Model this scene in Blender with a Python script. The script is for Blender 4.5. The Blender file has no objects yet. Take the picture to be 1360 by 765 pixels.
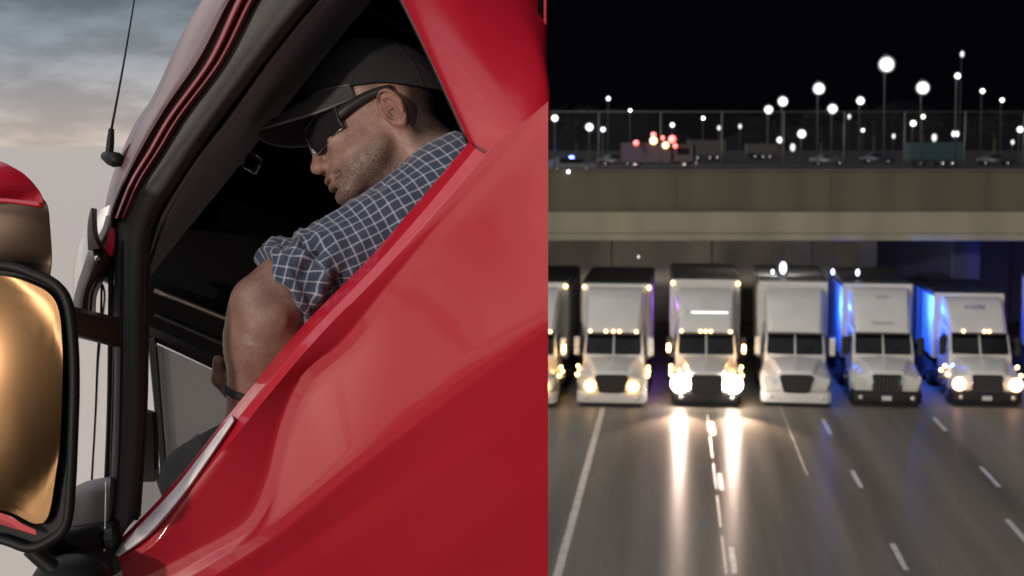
import bpy, bmesh, math, random
import numpy as np
import openvdb
from mathutils import Vector, Matrix, Euler
random.seed(7); np.random.seed(7)
SC = bpy.context.scene; COL = SC.collection
rad = math.radians

# ------------------------------------------------------------------ camera
FPX = 1868.0                       # focal length in pixels of the 1360 px wide photograph
PITCH = rad(5.95)
EYE = Vector((0, 0, 9.0))          # camera stands on a bridge nine metres above the freeway
cd = bpy.data.cameras.new('camera'); cam = bpy.data.objects.new('camera', cd); COL.objects.link(cam)
cd.sensor_width = 36; cd.lens = 36*FPX/1360; cd.clip_start = 0.05; cd.clip_end = 6000
cam.location = EYE; cam.rotation_euler = (rad(90)-PITCH, 0, 0); SC.camera = cam
cd.dof.use_dof = True; cd.dof.focus_distance = 2.15; cd.dof.aperture_fstop = 9
AX_R = Vector((1, 0, 0)); AX_F = Vector((0, math.cos(PITCH), -math.sin(PITCH))); AX_U = Vector((0, math.sin(PITCH), math.cos(PITCH)))

# ------------------------------------------------------------------ sky
SUN_AZ, SUN_EL = rad(-152), rad(8)     # low sun, left and slightly behind the camera
wd = bpy.data.worlds.new('World'); SC.world = wd; wd.use_nodes = True
nt = wd.node_tree; nt.nodes.clear()
def wn(t, **k):
    n = nt.nodes.new(t)
    for a, b in k.items(): setattr(n, a, b)
    return n
def wl(a, b): nt.links.new(a, b)
def wm(op, a, b=None, c=None):
    n = wn('ShaderNodeMath', operation=op)
    for i, v in enumerate((a, b, c)):
        if v is None: continue
        if hasattr(v, 'is_linked'): wl(v, n.inputs[i])
        else: n.inputs[i].default_value = v
    return n.outputs[0]
tc = wn('ShaderNodeTexCoord'); sx = wn('ShaderNodeSeparateXYZ'); wl(tc.outputs['Generated'], sx.inputs[0])
x_, y_, z_ = sx.outputs
hl = wm('SQRT', wm('ADD', wm('ADD', wm('MULTIPLY', x_, x_), wm('MULTIPLY', y_, y_)), 1e-5))
BC = rad(-100)                                                     # the light side of the twilight
c_ = wm('DIVIDE', wm('ADD', wm('MULTIPLY', x_, math.sin(BC)), wm('MULTIPLY', y_, math.cos(BC))), hl)
mr = wn('ShaderNodeMapRange', interpolation_type='SMOOTHSTEP'); wl(c_, mr.inputs[0])
mr.inputs[1].default_value = -0.19; mr.inputs[2].default_value = 0.0
mr.inputs[3].default_value = 0.0; mr.inputs[4].default_value = 1.0
mask = mr.outputs[0]
ramp = wn('ShaderNodeValToRGB'); mz = wn('ShaderNodeMapRange'); wl(z_, mz.inputs[0])
mz.inputs[1].default_value = -0.1; mz.inputs[2].default_value = 0.5
wl(mz.outputs[0], ramp.inputs[0])
E = ramp.color_ramp.elements
def st(z): return (z+0.1)/0.6
stops = [(-0.1, (.46, .41, .39)), (0.0, (.56, .475, .42)), (0.03, (.42, .40, .405)), (0.062, (.25, .285, .325)), (0.1, (.115, .148, .190)),
         (0.15, (.50, .46, .44)), (0.27, (1.0, .90, .83)), (0.5, (.66, .68, .74))]
E[0].position = 0; E[0].color = (*stops[0][1], 1); E[1].position = 1; E[1].color = (*stops[-1][1], 1)
for z, c in stops[1:-1]:
    e = E.new(st(z)); e.color = (*c, 1)
glow = wm('ADD', 0.80, wm('MULTIPLY', .75, wm('POWER', wm('MAXIMUM', wm('ADD', wm('MULTIPLY', c_, .5), .5), 0.0), 2.2)))
mp = wn('ShaderNodeMapping'); mp.inputs['Scale'].default_value = (9, 9, 34); wl(tc.outputs['Generated'], mp.inputs[0])
nz = wn('ShaderNodeTexNoise'); wl(mp.outputs[0], nz.inputs['Vector'])
nz.inputs['Scale'].default_value = 1.6; nz.inputs['Detail'].default_value = 7; nz.inputs['Roughness'].default_value = .58
cl = wn('ShaderNodeMapRange', interpolation_type='SMOOTHSTEP'); wl(nz.outputs[0], cl.inputs[0])
cl.inputs[1].default_value = .36; cl.inputs[2].default_value = .68; cl.inputs[3].default_value = .78; cl.inputs[4].default_value = 1.24
sky = wn('ShaderNodeTexSky', sky_type='NISHITA'); sky.sun_disc = False
sky.sun_elevation = SUN_EL; sky.sun_rotation = SUN_AZ; sky.air_density = 1.5; sky.dust_density = 4
vs = wn('ShaderNodeVectorMath', operation='SCALE'); wl(ramp.outputs[0], vs.inputs[0]); wl(wm('MULTIPLY', glow, cl.outputs[0]), vs.inputs['Scale'])
ns = wn('ShaderNodeVectorMath', operation='SCALE'); wl(sky.outputs[0], ns.inputs[0]); ns.inputs['Scale'].default_value = 0.012
ad = wn('ShaderNodeVectorMath', operation='ADD'); wl(vs.outputs[0], ad.inputs[0]); wl(ns.outputs[0], ad.inputs[1])
ms = wn('ShaderNodeVectorMath', operation='SCALE'); wl(ad.outputs[0], ms.inputs[0]); wl(mask, ms.inputs['Scale'])
nb = wn('ShaderNodeVectorMath', operation='ADD'); wl(ms.outputs[0], nb.inputs[0]); nb.inputs[1].default_value = (.0012, .0012, .0022)
bg = wn('ShaderNodeBackground'); wl(nb.outputs[0], bg.inputs[0]); bg.inputs[1].default_value = 1.0
wo = wn('ShaderNodeOutputWorld'); wl(bg.outputs[0], wo.inputs[0])

# ------------------------------------------------------------------ sun
sl = bpy.data.lights.new('sun', 'SUN'); sun = bpy.data.objects.new('sun', sl); COL.objects.link(sun)
sl.energy = 1.45; sl.angle = rad(2.0); sl.color = (1.0, .90, .79)
sdir = Vector((math.sin(SUN_AZ)*math.cos(SUN_EL), math.cos(SUN_AZ)*math.cos(SUN_EL), math.sin(SUN_EL)))
sun.rotation_euler = sdir.to_track_quat('Z', 'Y').to_euler(); sun.location = (-40, -20, 40)

SC.view_settings.view_transform = 'Standard'; SC.view_settings.look = 'None'
SC.view_settings.exposure = 0; SC.view_settings.gamma = 1
SC.render.engine = 'CYCLES'
SC.cycles.max_bounces = 8; SC.cycles.diffuse_bounces = 3; SC.cycles.glossy_bounces = 4; SC.cycles.transparent_max_bounces = 12
SC.cycles.caustics_reflective = False; SC.cycles.caustics_refractive = False
SC.cycles.sample_clamp_indirect = 6.0
SC.cycles.use_denoising = True

# ------------------------------------------------------------------ helpers
def ray(px, py):
    return AX_F + AX_R*((px-680)/FPX) - AX_U*((py-382.5)/FPX)
def P(px, py, d):                  # the point seen at a photograph pixel, d metres along the camera axis
    return EYE + ray(px, py)*d
def on_ground(px, py, z=0.0):
    r = ray(px, py); return EYE + r*((z-EYE.z)/r.z)
def at_y(px, py, Y):
    r = ray(px, py); return EYE + r*(Y/r.y)

def link(o, parent=None):
    COL.objects.link(o)
    if parent: o.parent = parent
    return o
def tag(o, label=None, cat=None, group=None, kind=None):
    if label: o['label'] = label
    if cat: o['category'] = cat
    if group: o['group'] = group
    if kind: o['kind'] = kind
    return o
def empty(name, loc=(0, 0, 0), rz=0.0, **k):
    o = bpy.data.objects.new(name, None); o.location = loc; o.rotation_euler = (0, 0, rz); o.empty_display_size = .2
    link(o); tag(o, **k); return o
def mesh_obj(name, verts, faces, mat, parent=None, smooth=False, loc=None):
    me = bpy.data.meshes.new(name); me.from_pydata([tuple(v) for v in verts], [], faces); me.update()
    if mat: me.materials.append(mat)
    if smooth: me.polygons.foreach_set('use_smooth', [True]*len(me.polygons))
    o = bpy.data.objects.new(name, me)
    if loc is not None: o.location = loc
    return link(o, parent)
def bm_obj(name, bm, mat, parent=None, smooth=False, recalc=True):
    if recalc: bmesh.ops.recalc_face_normals(bm, faces=bm.faces)
    me = bpy.data.meshes.new(name); bm.to_mesh(me); bm.free()
    if mat: me.materials.append(mat)
    if smooth: me.polygons.foreach_set('use_smooth', [True]*len(me.polygons))
    return link(bpy.data.objects.new(name, me), parent)
def dup(o, parent, M=None):        # a copy sharing mesh data
    c = o.copy(); link(c, parent)
    if M is not None: c.matrix_local = M
    return c
def copy_tree(o, parent=None):
    c = o.copy(); link(c, parent)
    for ch in list(o.children): copy_tree(ch, c)
    return c
def a_box(bm, x0, x1, y0, y1, z0, z1, bev=0.0, seg=1):
    r = bmesh.ops.create_cube(bm, size=1.0)
    vs = r['verts']
    for v in vs:
        v.co = Vector(((x0+x1)/2+v.co.x*(x1-x0), (y0+y1)/2+v.co.y*(y1-y0), (z0+z1)/2+v.co.z*(z1-z0)))
    if bev:
        es = list({e for v in vs for e in v.link_edges})
        bmesh.ops.bevel(bm, geom=es, offset=bev, segments=seg, affect='EDGES', profile=.5)
def box(name, x0, x1, y0, y1, z0, z1, mat, parent=None, bev=0.0, seg=1, smooth=False):
    bm = bmesh.new(); a_box(bm, x0, x1, y0, y1, z0, z1, bev, seg)
    return bm_obj(name, bm, mat, parent, smooth)
def a_tube(bm, p, q, r0, r1=None, n=10, cap=True):
    p, q = Vector(p), Vector(q); r1 = r0 if r1 is None else r1
    t = (q-p).normalized(); a = t.orthogonal().normalized(); b = t.cross(a)
    A, B = [], []
    for k in range(n):
        w = 2*math.pi*k/n; dv = a*math.cos(w)+b*math.sin(w)
        A.append(bm.verts.new(p+dv*r0)); B.append(bm.verts.new(q+dv*r1))
    for k in range(n):
        bm.faces.new((A[k], A[(k+1) % n], B[(k+1) % n], B[k]))
    if cap: bm.faces.new(A[::-1]); bm.faces.new(B)
def tube(name, p, q, r0, mat, parent=None, r1=None, n=10, smooth=True):
    bm = bmesh.new(); a_tube(bm, p, q, r0, r1, n); return bm_obj(name, bm, mat, parent, smooth)
def sweep_bm(bm, pts, radii, n=10, cap=True, flat=None):
    pts = [Vector(p) for p in pts]; rings = []
    nrm = None
    for i, p in enumerate(pts):
        t = (pts[min(i+1, len(pts)-1)]-pts[max(i-1, 0)]).normalized()
        if nrm is None: nrm = t.orthogonal().normalized()
        nrm = (nrm - t*nrm.dot(t)).normalized(); b = t.cross(nrm)
        r = radii[i] if hasattr(radii, '__len__') else radii
        rings.append([bm.verts.new(p + (nrm*math.cos(2*math.pi*k/n) + b*math.sin(2*math.pi*k/n))*r) for k in range(n)])
    for i in range(len(rings)-1):
        for k in range(n):
            bm.faces.new((rings[i][k], rings[i][(k+1) % n], rings[i+1][(k+1) % n], rings[i+1][k]))
    if cap: bm.faces.new(rings[0][::-1]); bm.faces.new(rings[-1])
def sweep(name, pts, radii, mat, parent=None, n=10, smooth=True):
    bm = bmesh.new(); sweep_bm(bm, pts, radii, n); return bm_obj(name, bm, mat, parent, smooth)
def ball(name, c, r, mat, parent=None, sx=1, sy=1, sz=1, u=16, v=10):
    bm = bmesh.new(); bmesh.ops.create_uvsphere(bm, u_segments=u, v_segments=v, radius=r)
    for vv in bm.verts: vv.co = Vector((vv.co.x*sx, vv.co.y*sy, vv.co.z*sz))+Vector(c)
    return bm_obj(name, bm, mat, parent, True)
def prism(name, poly, axis_a, axis_b, axis_n, org, depth, mat, parent=None, bev=0.0):
    """extrude a 2-D outline (a, b) by depth along axis_n"""
    bm = bmesh.new(); org = Vector(org); aa, ab, an = Vector(axis_a), Vector(axis_b), Vector(axis_n)
    A = [bm.verts.new(org+aa*a+ab*b) for a, b in poly]; B = [bm.verts.new(v.co+an*depth) for v in A]
    n = len(A); bm.faces.new(A); bm.faces.new(B[::-1])
    for i in range(n): bm.faces.new((A[i], B[i], B[(i+1) % n], A[(i+1) % n]))
    if bev: bmesh.ops.bevel(bm, geom=list(bm.edges), offset=bev, segments=2, affect='EDGES')
    return bm_obj(name, bm, mat, parent)
def cr(pts, n):
    """Catmull-Rom resample of a control polyline (tuples of floats) to n points, by chord length"""
    p = np.array(pts, float)
    if len(p) == 2: return [tuple(p[0]+(p[1]-p[0])*i/(n-1)) for i in range(n)]
    t = np.r_[0, np.cumsum(np.maximum(np.linalg.norm(np.diff(p[:, :2], axis=0), axis=1), 1e-6)**.5)]
    m = np.zeros_like(p)
    m[1:-1] = (p[2:]-p[:-2])/(t[2:]-t[:-2])[:, None]
    m[0] = (p[1]-p[0])/(t[1]-t[0]); m[-1] = (p[-1]-p[-2])/(t[-1]-t[-2])
    L = np.r_[0, np.cumsum(np.linalg.norm(np.diff(p[:, :2], axis=0), axis=1))]
    ls = np.linspace(0, L[-1], n); ts = np.interp(ls, L, t)
    out = []
    for s in ts:
        i = min(max(int(np.searchsorted(t, s, 'right')-1), 0), len(p)-2)
        h = t[i+1]-t[i]; q = (s-t[i])/h
        out.append(tuple((2*q**3-3*q**2+1)*p[i]+(q**3-2*q**2+q)*h*m[i]+(-2*q**3+3*q**2)*p[i+1]+(q**3-q**2)*h*m[i+1]))
    return out

# ------------------------------------------------------------------ materials
def mat(name, col, rough=.5, metal=0.0, coat=0.0, coat_rough=.05, spec=.5, bump=0.0, bscale=60, vary=0.0, vscale=8, emit=None, estr=0.0, rvary=0.0, rscale=12, vmap=None):
    m = bpy.data.materials.new(name); m.use_nodes = True
    t = m.node_tree; b = t.nodes['Principled BSDF']
    b.inputs['Base Color'].default_value = (*col, 1); b.inputs['Roughness'].default_value = rough
    b.inputs['Metallic'].default_value = metal; b.inputs['Coat Weight'].default_value = coat
    b.inputs['Coat Roughness'].default_value = coat_rough; b.inputs['Specular IOR Level'].default_value = spec
    co = t.nodes.new('ShaderNodeTexCoord')
    def noise(sc, det=5):
        n = t.nodes.new('ShaderNodeTexNoise'); n.inputs['Scale'].default_value = sc; n.inputs['Detail'].default_value = det
        t.links.new(co.outputs['Object'], n.inputs['Vector']); return n
    if vary:
        n = noise(vscale); r = t.nodes.new('ShaderNodeMapRange'); t.links.new(n.outputs[0], r.inputs[0])
        if vmap:
            mp_ = t.nodes.new('ShaderNodeMapping'); mp_.inputs['Scale'].default_value = vmap; t.links.new(co.outputs['Object'], mp_.inputs[0]); t.links.new(mp_.outputs[0], n.inputs['Vector'])
        r.inputs[1].default_value = .25; r.inputs[2].default_value = .75; r.inputs[3].default_value = 1-vary; r.inputs[4].default_value = 1+vary
        v = t.nodes.new('ShaderNodeVectorMath'); v.operation = 'SCALE'; v.inputs[0].default_value = col
        t.links.new(r.outputs[0], v.inputs['Scale']); t.links.new(v.outputs[0], b.inputs['Base Color'])
    if rvary:
        n = noise(rscale); r = t.nodes.new('ShaderNodeMapRange'); t.links.new(n.outputs[0], r.inputs[0])
        r.inputs[1].default_value = .3; r.inputs[2].default_value = .7; r.inputs[3].default_value = max(rough-rvary, .02); r.inputs[4].default_value = rough+rvary
        t.links.new(r.outputs[0], b.inputs['Roughness'])
    if bump:
        n = noise(bscale, 6); bp = t.nodes.new('ShaderNodeBump'); bp.inputs['Strength'].default_value = bump; bp.inputs['Distance'].default_value = .01
        t.links.new(n.outputs[0], bp.inputs['Height']); t.links.new(bp.outputs[0], b.inputs['Normal'])
    if emit:
        b.inputs['Emission Color'].default_value = (*emit, 1); b.inputs['Emission Strength'].default_value = estr
    return m
def lamp_mat(name, col, s, soft=0):
    # soft glow put into the emission: brightest face-on, dimmer towards the rim
    m = mat(name, (.6, .6, .6), .3, emit=col, estr=s); t = m.node_tree; b = t.nodes['Principled BSDF']
    if not soft: return m
    lw = t.nodes.new('ShaderNodeLayerWeight'); lw.inputs[0].default_value = .5
    i = t.nodes.new('ShaderNodeMath'); i.operation = 'SUBTRACT'; i.inputs[0].default_value = 1; t.links.new(lw.outputs['Facing'], i.inputs[1])
    p = t.nodes.new('ShaderNodeMath'); p.operation = 'POWER'; t.links.new(i.outputs[0], p.inputs[0]); p.inputs[1].default_value = soft
    q = t.nodes.new('ShaderNodeMath'); q.operation = 'MULTIPLY'; t.links.new(p.outputs[0], q.inputs[0]); q.inputs[1].default_value = s
    t.links.new(q.outputs[0], b.inputs['Emission Strength']); return m
M_white = mat('truck_white', (.43, .43, .41), .35, coat=.4, vary=.06, vscale=1.5)
M_white2 = mat('trailer_white', (.43, .43, .415), .5, vary=.14, vscale=.9)
M_black = mat('black_plastic', (.010, .010, .011), .5, spec=.22)
M_dark = mat('dark_metal', (.022, .022, .024), .5, .3)
M_chrome = mat('chrome', (.62, .62, .63), .16, 1.0)
M_glassdark = mat('windshield_glass', (.004, .004, .005), .06, spec=.22)
M_rubber = mat('rubber', (.014, .014, .014), .8)
M_amber = lamp_mat('amber_lamp', (1.0, .55, .16), 14)
M_warm = lamp_mat('warm_lamp', (1.0, .56, .21), 11, 3)
M_head = lamp_mat('headlight_beam', (1.0, .85, .72), 240, 4)
M_headw = lamp_mat('headlight_amber', (1.0, .50, .14), 24, 3)
M_heado = lamp_mat('headlight_orange', (1.0, .52, .30), 26, 3)
M_red = lamp_mat('red_lamp', (1.0, .06, .04), 10, 3)
M_blue = lamp_mat('blue_lamp', (.06, .16, 1.0), 14)
M_purple = lamp_mat('purple_lamp', (.45, .10, 1.0), 5)
M_lampw = lamp_mat('lamp_white', (.93, .97, 1.0), 18, 8); M_lampc = lamp_mat('lamp_cream', (1.0, .93, .82), 8, 4); M_lampb = lamp_mat('lamp_bluish', (.78, .87, 1.0), 6, 4)
M_lampd = lamp_mat('lamp_dim', (.9, .93, 1.0), 1.3, 2)
M_panelw = lamp_mat('lit_panel', (1.0, .97, .98), 1.5)
M_lens = mat('clear_lens', (.45, .45, .42), .12, spec=.8)
M_steel = mat('galvanised_steel', (.028, .028, .03), .7, .2)
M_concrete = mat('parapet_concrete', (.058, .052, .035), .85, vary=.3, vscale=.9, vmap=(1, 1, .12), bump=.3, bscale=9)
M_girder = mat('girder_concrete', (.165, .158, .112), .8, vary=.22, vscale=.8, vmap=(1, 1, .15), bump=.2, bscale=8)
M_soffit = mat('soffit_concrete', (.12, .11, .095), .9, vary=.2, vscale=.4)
M_abut = mat('abutment_concrete', (.26, .24, .21), .9, vary=.55, vscale=.35, vmap=(1, 1, .5), bump=.3, bscale=4)
M_line = mat('line_paint', (.40, .39, .34), .6, vary=.2, vscale=3)
M_lot = mat('lot_asphalt', (.014, .014, .016), .95, spec=.1, vary=.3, vscale=.05)
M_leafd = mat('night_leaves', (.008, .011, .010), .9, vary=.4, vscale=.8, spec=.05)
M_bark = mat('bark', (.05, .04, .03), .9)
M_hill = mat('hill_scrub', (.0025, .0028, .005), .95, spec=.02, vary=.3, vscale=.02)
# ================================================================== GROUND, ROAD, SKY STAND-IN
RA = rad(6.57)                                                    # the freeway runs 6.6 degrees right of the view
RD = Vector((math.sin(RA), math.cos(RA), 0)); RL = Vector((math.cos(RA), -math.sin(RA), 0))
def road_pt(lat, lon, z=0.0): return RL*lat + RD*lon + Vector((0, 0, z))
def lat_lon(p): return p.dot(RL), p.dot(RD)

M_ground = mat('dark_soil', (.05, .047, .04), .95, vary=.3, vscale=.05)
def asphalt():
    m = mat('asphalt', (.072, .066, .058), .4)
    t = m.node_tree; b = t.nodes['Principled BSDF']; co = t.nodes.new('ShaderNodeTexCoord')
    mp = t.nodes.new('ShaderNodeMapping'); mp.inputs['Rotation'].default_value = (0, 0, RA); t.links.new(co.outputs['Object'], mp.inputs[0])
    mp2 = t.nodes.new('ShaderNodeMapping'); mp2.inputs['Scale'].default_value = (.9, .035, 1); t.links.new(mp.outputs[0], mp2.inputs[0])
    n1 = t.nodes.new('ShaderNodeTexNoise'); n1.inputs['Scale'].default_value = 1.0; n1.inputs['Detail'].default_value = 4; t.links.new(mp2.outputs[0], n1.inputs['Vector'])
    n2 = t.nodes.new('ShaderNodeTexNoise'); n2.inputs['Scale'].default_value = 7; n2.inputs['Detail'].default_value = 8; n2.inputs['Roughness'].default_value = .7; t.links.new(mp.outputs[0], n2.inputs['Vector'])
    n3 = t.nodes.new('ShaderNodeTexNoise'); n3.inputs['Scale'].default_value = 26; n3.inputs['Detail'].default_value = 3; t.links.new(mp.outputs[0], n3.inputs['Vector'])
    def ramp(src, a, c, lo, hi):
        r = t.nodes.new('ShaderNodeMapRange'); t.links.new(src, r.inputs[0])
        for i, v in enumerate((a, c, lo, hi)): r.inputs[i+1].default_value = v
        return r.outputs[0]
    w = ramp(n1.outputs[0], .3, .7, .60, 1.45); g = ramp(n2.outputs[0], .3, .7, .72, 1.28); f = ramp(n3.outputs[0], .25, .75, .6, 1.4)
    def mul(a, c):
        q = t.nodes.new('ShaderNodeMath'); q.operation = 'MULTIPLY'; t.links.new(a, q.inputs[0]); t.links.new(c, q.inputs[1]); return q.outputs[0]
    v = t.nodes.new('ShaderNodeVectorMath'); v.operation = 'SCALE'; v.inputs[0].default_value = (.132, .116, .092)
    t.links.new(mul(mul(w, g), f), v.inputs['Scale']); t.links.new(v.outputs[0], b.inputs['Base Color'])
    t.links.new(ramp(n1.outputs[0], .3, .7, .53, .48), b.inputs['Roughness'])
    b.inputs['Anisotropic'].default_value = 1.0
    tg = t.nodes.new('ShaderNodeCombineXYZ'); tg.inputs[0].default_value = RD.x; tg.inputs[1].default_value = RD.y; t.links.new(tg.outputs[0], b.inputs['Tangent'])
    bp = t.nodes.new('ShaderNodeBump'); bp.inputs['Strength'].default_value = .05; bp.inputs['Distance'].default_value = .004
    t.links.new(n3.outputs[0], bp.inputs['Height']); t.links.new(bp.outputs[0], b.inputs['Normal'])
    return m
M_asph = asphalt()
def quad_strip(name, pts_a, pts_b, m, parent=None):
    v = list(pts_a)+list(pts_b); n = len(pts_a)
    return mesh_obj(name, v, [(i, i+1, n+i+1, n+i) for i in range(n-1)], m, parent)

g = mesh_obj('ground', [(-3000, -3000, -1.0), (3000, -3000, -1.0), (3000, 3000, -1.0), (-3000, 3000, -1.0)], [(0, 1, 2, 3)], M_ground); tag(g, kind='structure')
# added pale sheet mirroring the sky, in place of bright sky below the horizon
M_sky_stand_in = mat('water', (.80, .68, .58), .30, spec=1.0, bump=.5, bscale=.12)
wv = [(-3000, -400, -.9), (-9.5, -400, -.9), (-9.5, 3000, -.9), (-3000, 3000, -.9)]
w = mesh_obj('water', wv, [(0, 1, 2, 3)], M_sky_stand_in); tag(w, kind='structure')
# road deck
lat_l, lat_r = -6.6, 26.0
rv = [road_pt(lat_l, -60), road_pt(lat_r, -60), road_pt(lat_r, 92), road_pt(lat_l, 92)]
road = mesh_obj('road', rv, [(0, 1, 2, 3)], M_asph); tag(road, kind='structure')
bank = mesh_obj('embankment', [road_pt(lat_l, -60, -.004), road_pt(lat_l, 92, -.004), road_pt(lat_l-4, 92, -1.2), road_pt(lat_l-4, -60, -1.2)], [(0, 1, 2, 3)], M_ground); tag(bank, kind='structure')
def mark(p0, p1, width, name='dash', wave=False):
    a, b = on_ground(*p0), on_ground(*p1); la, loa = lat_lon(a); lb, lob = lat_lon(b); l = (la+lb)/2
    h = width/2
    vs = []
    n = 6 if not wave else 24
    for s in (-1, 1):
        for i in range(n+1):
            lo = loa+(lob-loa)*i/n
            vs.append(road_pt(l+s*h*random.uniform(.85, 1.1), lo, .004))
    return mesh_obj(name, vs, [(i, i+1, n+2+i, n+1+i) for i in range(n)], M_line, road)
# left solid line, then the dashes of the three lane lines (pairs of photograph pixels on the road plane)
l1 = (lat_lon(on_ground(797, 553))[0]+lat_lon(on_ground(745, 750))[0])/2
vs = []
for s in (-.09, .09):
    for i in range(40): vs.append(road_pt(l1+s+random.uniform(-.008, .008), 20+i*.7, .004))
mesh_obj('edge_line', vs, [(i, i+1, 41+i, 40+i) for i in range(39)], M_line, road)
for p0, p1, wd_ in [((1205, 757), (1183, 722), .13), ((1145, 648), (1131, 625), .13), ((1103, 577), (1093, 557), .13),
                    ((1327, 647), (1303, 620), .14), ((1256, 572), (1240, 555), .14),
                    ((978, 762), (969, 727), .12), ((961, 651), (953, 629), .12), ((949, 578), (944, 561), .12), ((1372, 735), (1342, 690), .14)]:
    mark(p0, p1, wd_)
# the thin worn joint line between the two lanes under the headlights
la = lat_lon(on_ground(950, 640))[0]; vs = []
for s in (-.025, .025):
    for i in range(40): vs.append(road_pt(la+s, 18+i*.73, .004))
mesh_obj('joint_line', vs, [(i, i+1, 41+i, 40+i) for i in range(39) if i % 5 != 4], M_line, road)
la = lat_lon(on_ground(1044, 560))[0]; vs = []
for s in (-.02, .02):
    for i in range(12): vs.append(road_pt(la+s, 38+i*.9, .004))
mesh_obj('joint_line', vs, [(i, i+1, 13+i, 12+i) for i in range(11)], M_line, road)

# ================================================================== OVERPASS
XL, XR = -11.0, 46.0
br = empty('overpass', (0, 52, 0), label='concrete overpass spanning above the row of white trucks', cat='bridge')
def bbox(name, x0, x1, y0, y1, z0, z1, m, parent=br, bev=.02): 
    return box(name, x0, x1, y0-52, y1-52, z0, z1, m, parent, bev)
w_ = 5.7
for i in range(10):
    x0 = XL+i*w_
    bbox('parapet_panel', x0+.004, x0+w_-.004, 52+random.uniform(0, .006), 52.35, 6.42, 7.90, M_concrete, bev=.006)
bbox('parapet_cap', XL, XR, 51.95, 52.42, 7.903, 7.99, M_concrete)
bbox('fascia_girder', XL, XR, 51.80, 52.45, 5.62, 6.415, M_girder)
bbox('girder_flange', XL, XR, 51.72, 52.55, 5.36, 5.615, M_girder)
bbox('deck_slab', XL, XR, 52.46, 66.5, 6.05, 6.4, M_soffit)
for k in range(5): bbox('girder', XL, XR, 54.4+k*2.6, 54.95+k*2.6, 5.3, 6.045, M_soffit)
bbox('parapet_back', XL, XR, 66.2, 66.5, 6.405, 7.4, M_concrete)
for x in (-7.5, 27.5):
    for y in (54, 59, 64):
        bm = bmesh.new(); a_tube(bm, (x, y-52, -.9), (x, y-52, 5.29), .55, n=18); bm_obj('pier', bm, M_abut, br, True)
bbox('pier_wall', 18.2, 19.4, 58, 70, -.5, 6.04, mat('pier_paint', (.012, .014, .05), .7), bev=.04)
# wall behind the trucks that carries the upper ground
rw = empty('retaining_wall', (0, 70, 0), label='grey concrete retaining wall in the shade behind the trucks', cat='wall')
for i in range(14):
    box('wall_panel', -10+i*5.0, -10+i*5.0+4.96, random.uniform(0, .05), .5, -.9, 5.95, M_abut, rw, .03)
lot = mesh_obj('lot', [(-10, 66.5, 6.0), (70, 66.5, 6.0), (300, 640, 6.3), (-12, 640, 6.3), (-10, 66.5, 5.6), (70, 66.5, 5.6), (300, 640, 5.6), (-12, 640, 5.6)],
               [(0, 1, 2, 3), (4, 7, 6, 5), (0, 4, 5, 1), (1, 5, 6, 2), (3, 2, 6, 7), (0, 3, 7, 4)], M_lot); tag(lot, kind='structure')
# lamps fixed under the overpass, seen over the trailers
for px, py, r, Y, lab in [(1040, 356, .17, 52.1, 'biggest white lamp hanging over the truck with the trapezoid grille'), (1139, 362, .09, 52.1, 'small white lamp hanging over the truck with the chrome grille'), (1106, 361, .08, 52.1, 'small white lamp over the blue lit gap between two trucks'), (1026, 361, .065, 52.1, 'thin white lamp just left of the biggest hanging lamp'), (848, 341, .045, 52.1, 'faint tiny lamp hanging over the truck nearest the red cab')]:
    p = at_y(px, py, Y)
    e = empty('underpass_lamp', p, label=lab, cat='lamp', group='lamps under the overpass')
    bm = bmesh.new(); bm.free(); ball('lens', (0, -.03, 0), r*.85, M_lampb if r > .06 else M_lampd, e, 1, .6, 1.7)
    tube('stem', (0, 0, r*1.6), (0, 0, 5.36-p.z+.01), .007, M_dark, e, n=6)
    box('housing', -r*1.15, r*1.15, .03, .12, -r*1.8, r*1.8, M_steel, e, .01)
    if r > .15:
        l = bpy.data.lights.new('lamp_light', 'SPOT'); l.spot_size = rad(150); l.spot_blend = .6; l.energy = 1900; l.color = (1, .94, .84); l.shadow_soft_size = .2
        lo = bpy.data.objects.new('lamp_light', l); link(lo, e); lo.location = (0, .3, .3); lo.rotation_euler = (rad(84), 0, 0)

# chain-link fence along the parapet
M_fence = mat('fence_steel', (.10, .10, .10), .5, .5)
fe = empty('chain_link_fence', (0, 52.2, 7.99), label='tall grey chain link fence on top of the overpass parapet', cat='fence')
px0 = [715, 795, 877, 958, 1040, 1120, 1200, 1280, 1358, 1440]
for px in px0:
    X = at_y(px, 226, 52.2).x
    tube('post', (X, 0, 0), (X, 0, 2.12), .028, M_fence, fe, n=8)
for z in (2.1, .1): tube('rail', (XL+2, 0, z), (XR-20, 0, z), .016, M_fence, fe, n=6)
bm = bmesh.new()
def wire(bm, p, q, r=.0011):
    p, q = Vector(p), Vector(q); t = (q-p).normalized(); a = Vector((0, 1, 0)); b = t.cross(a)
    A = [bm.verts.new(p+a*r*math.cos(k*2.094)+b*r*math.sin(k*2.094)) for k in range(3)]
    B = [bm.verts.new(v.co+(q-p)) for v in A]
    for k in range(3): bm.faces.new((A[k], A[(k+1) % 3], B[(k+1) % 3], B[k]))
for i in range(190):
    x = -1.8+i*.13
    wire(bm, (x, 0, .1), (x+2.0, 0, 2.1)); wire(bm, (x+2.0, .006, .1), (x, .006, 2.1))
o = bm_obj('wire_mesh', bm, M_fence, fe); o['kind'] = 'stuff'

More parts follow.
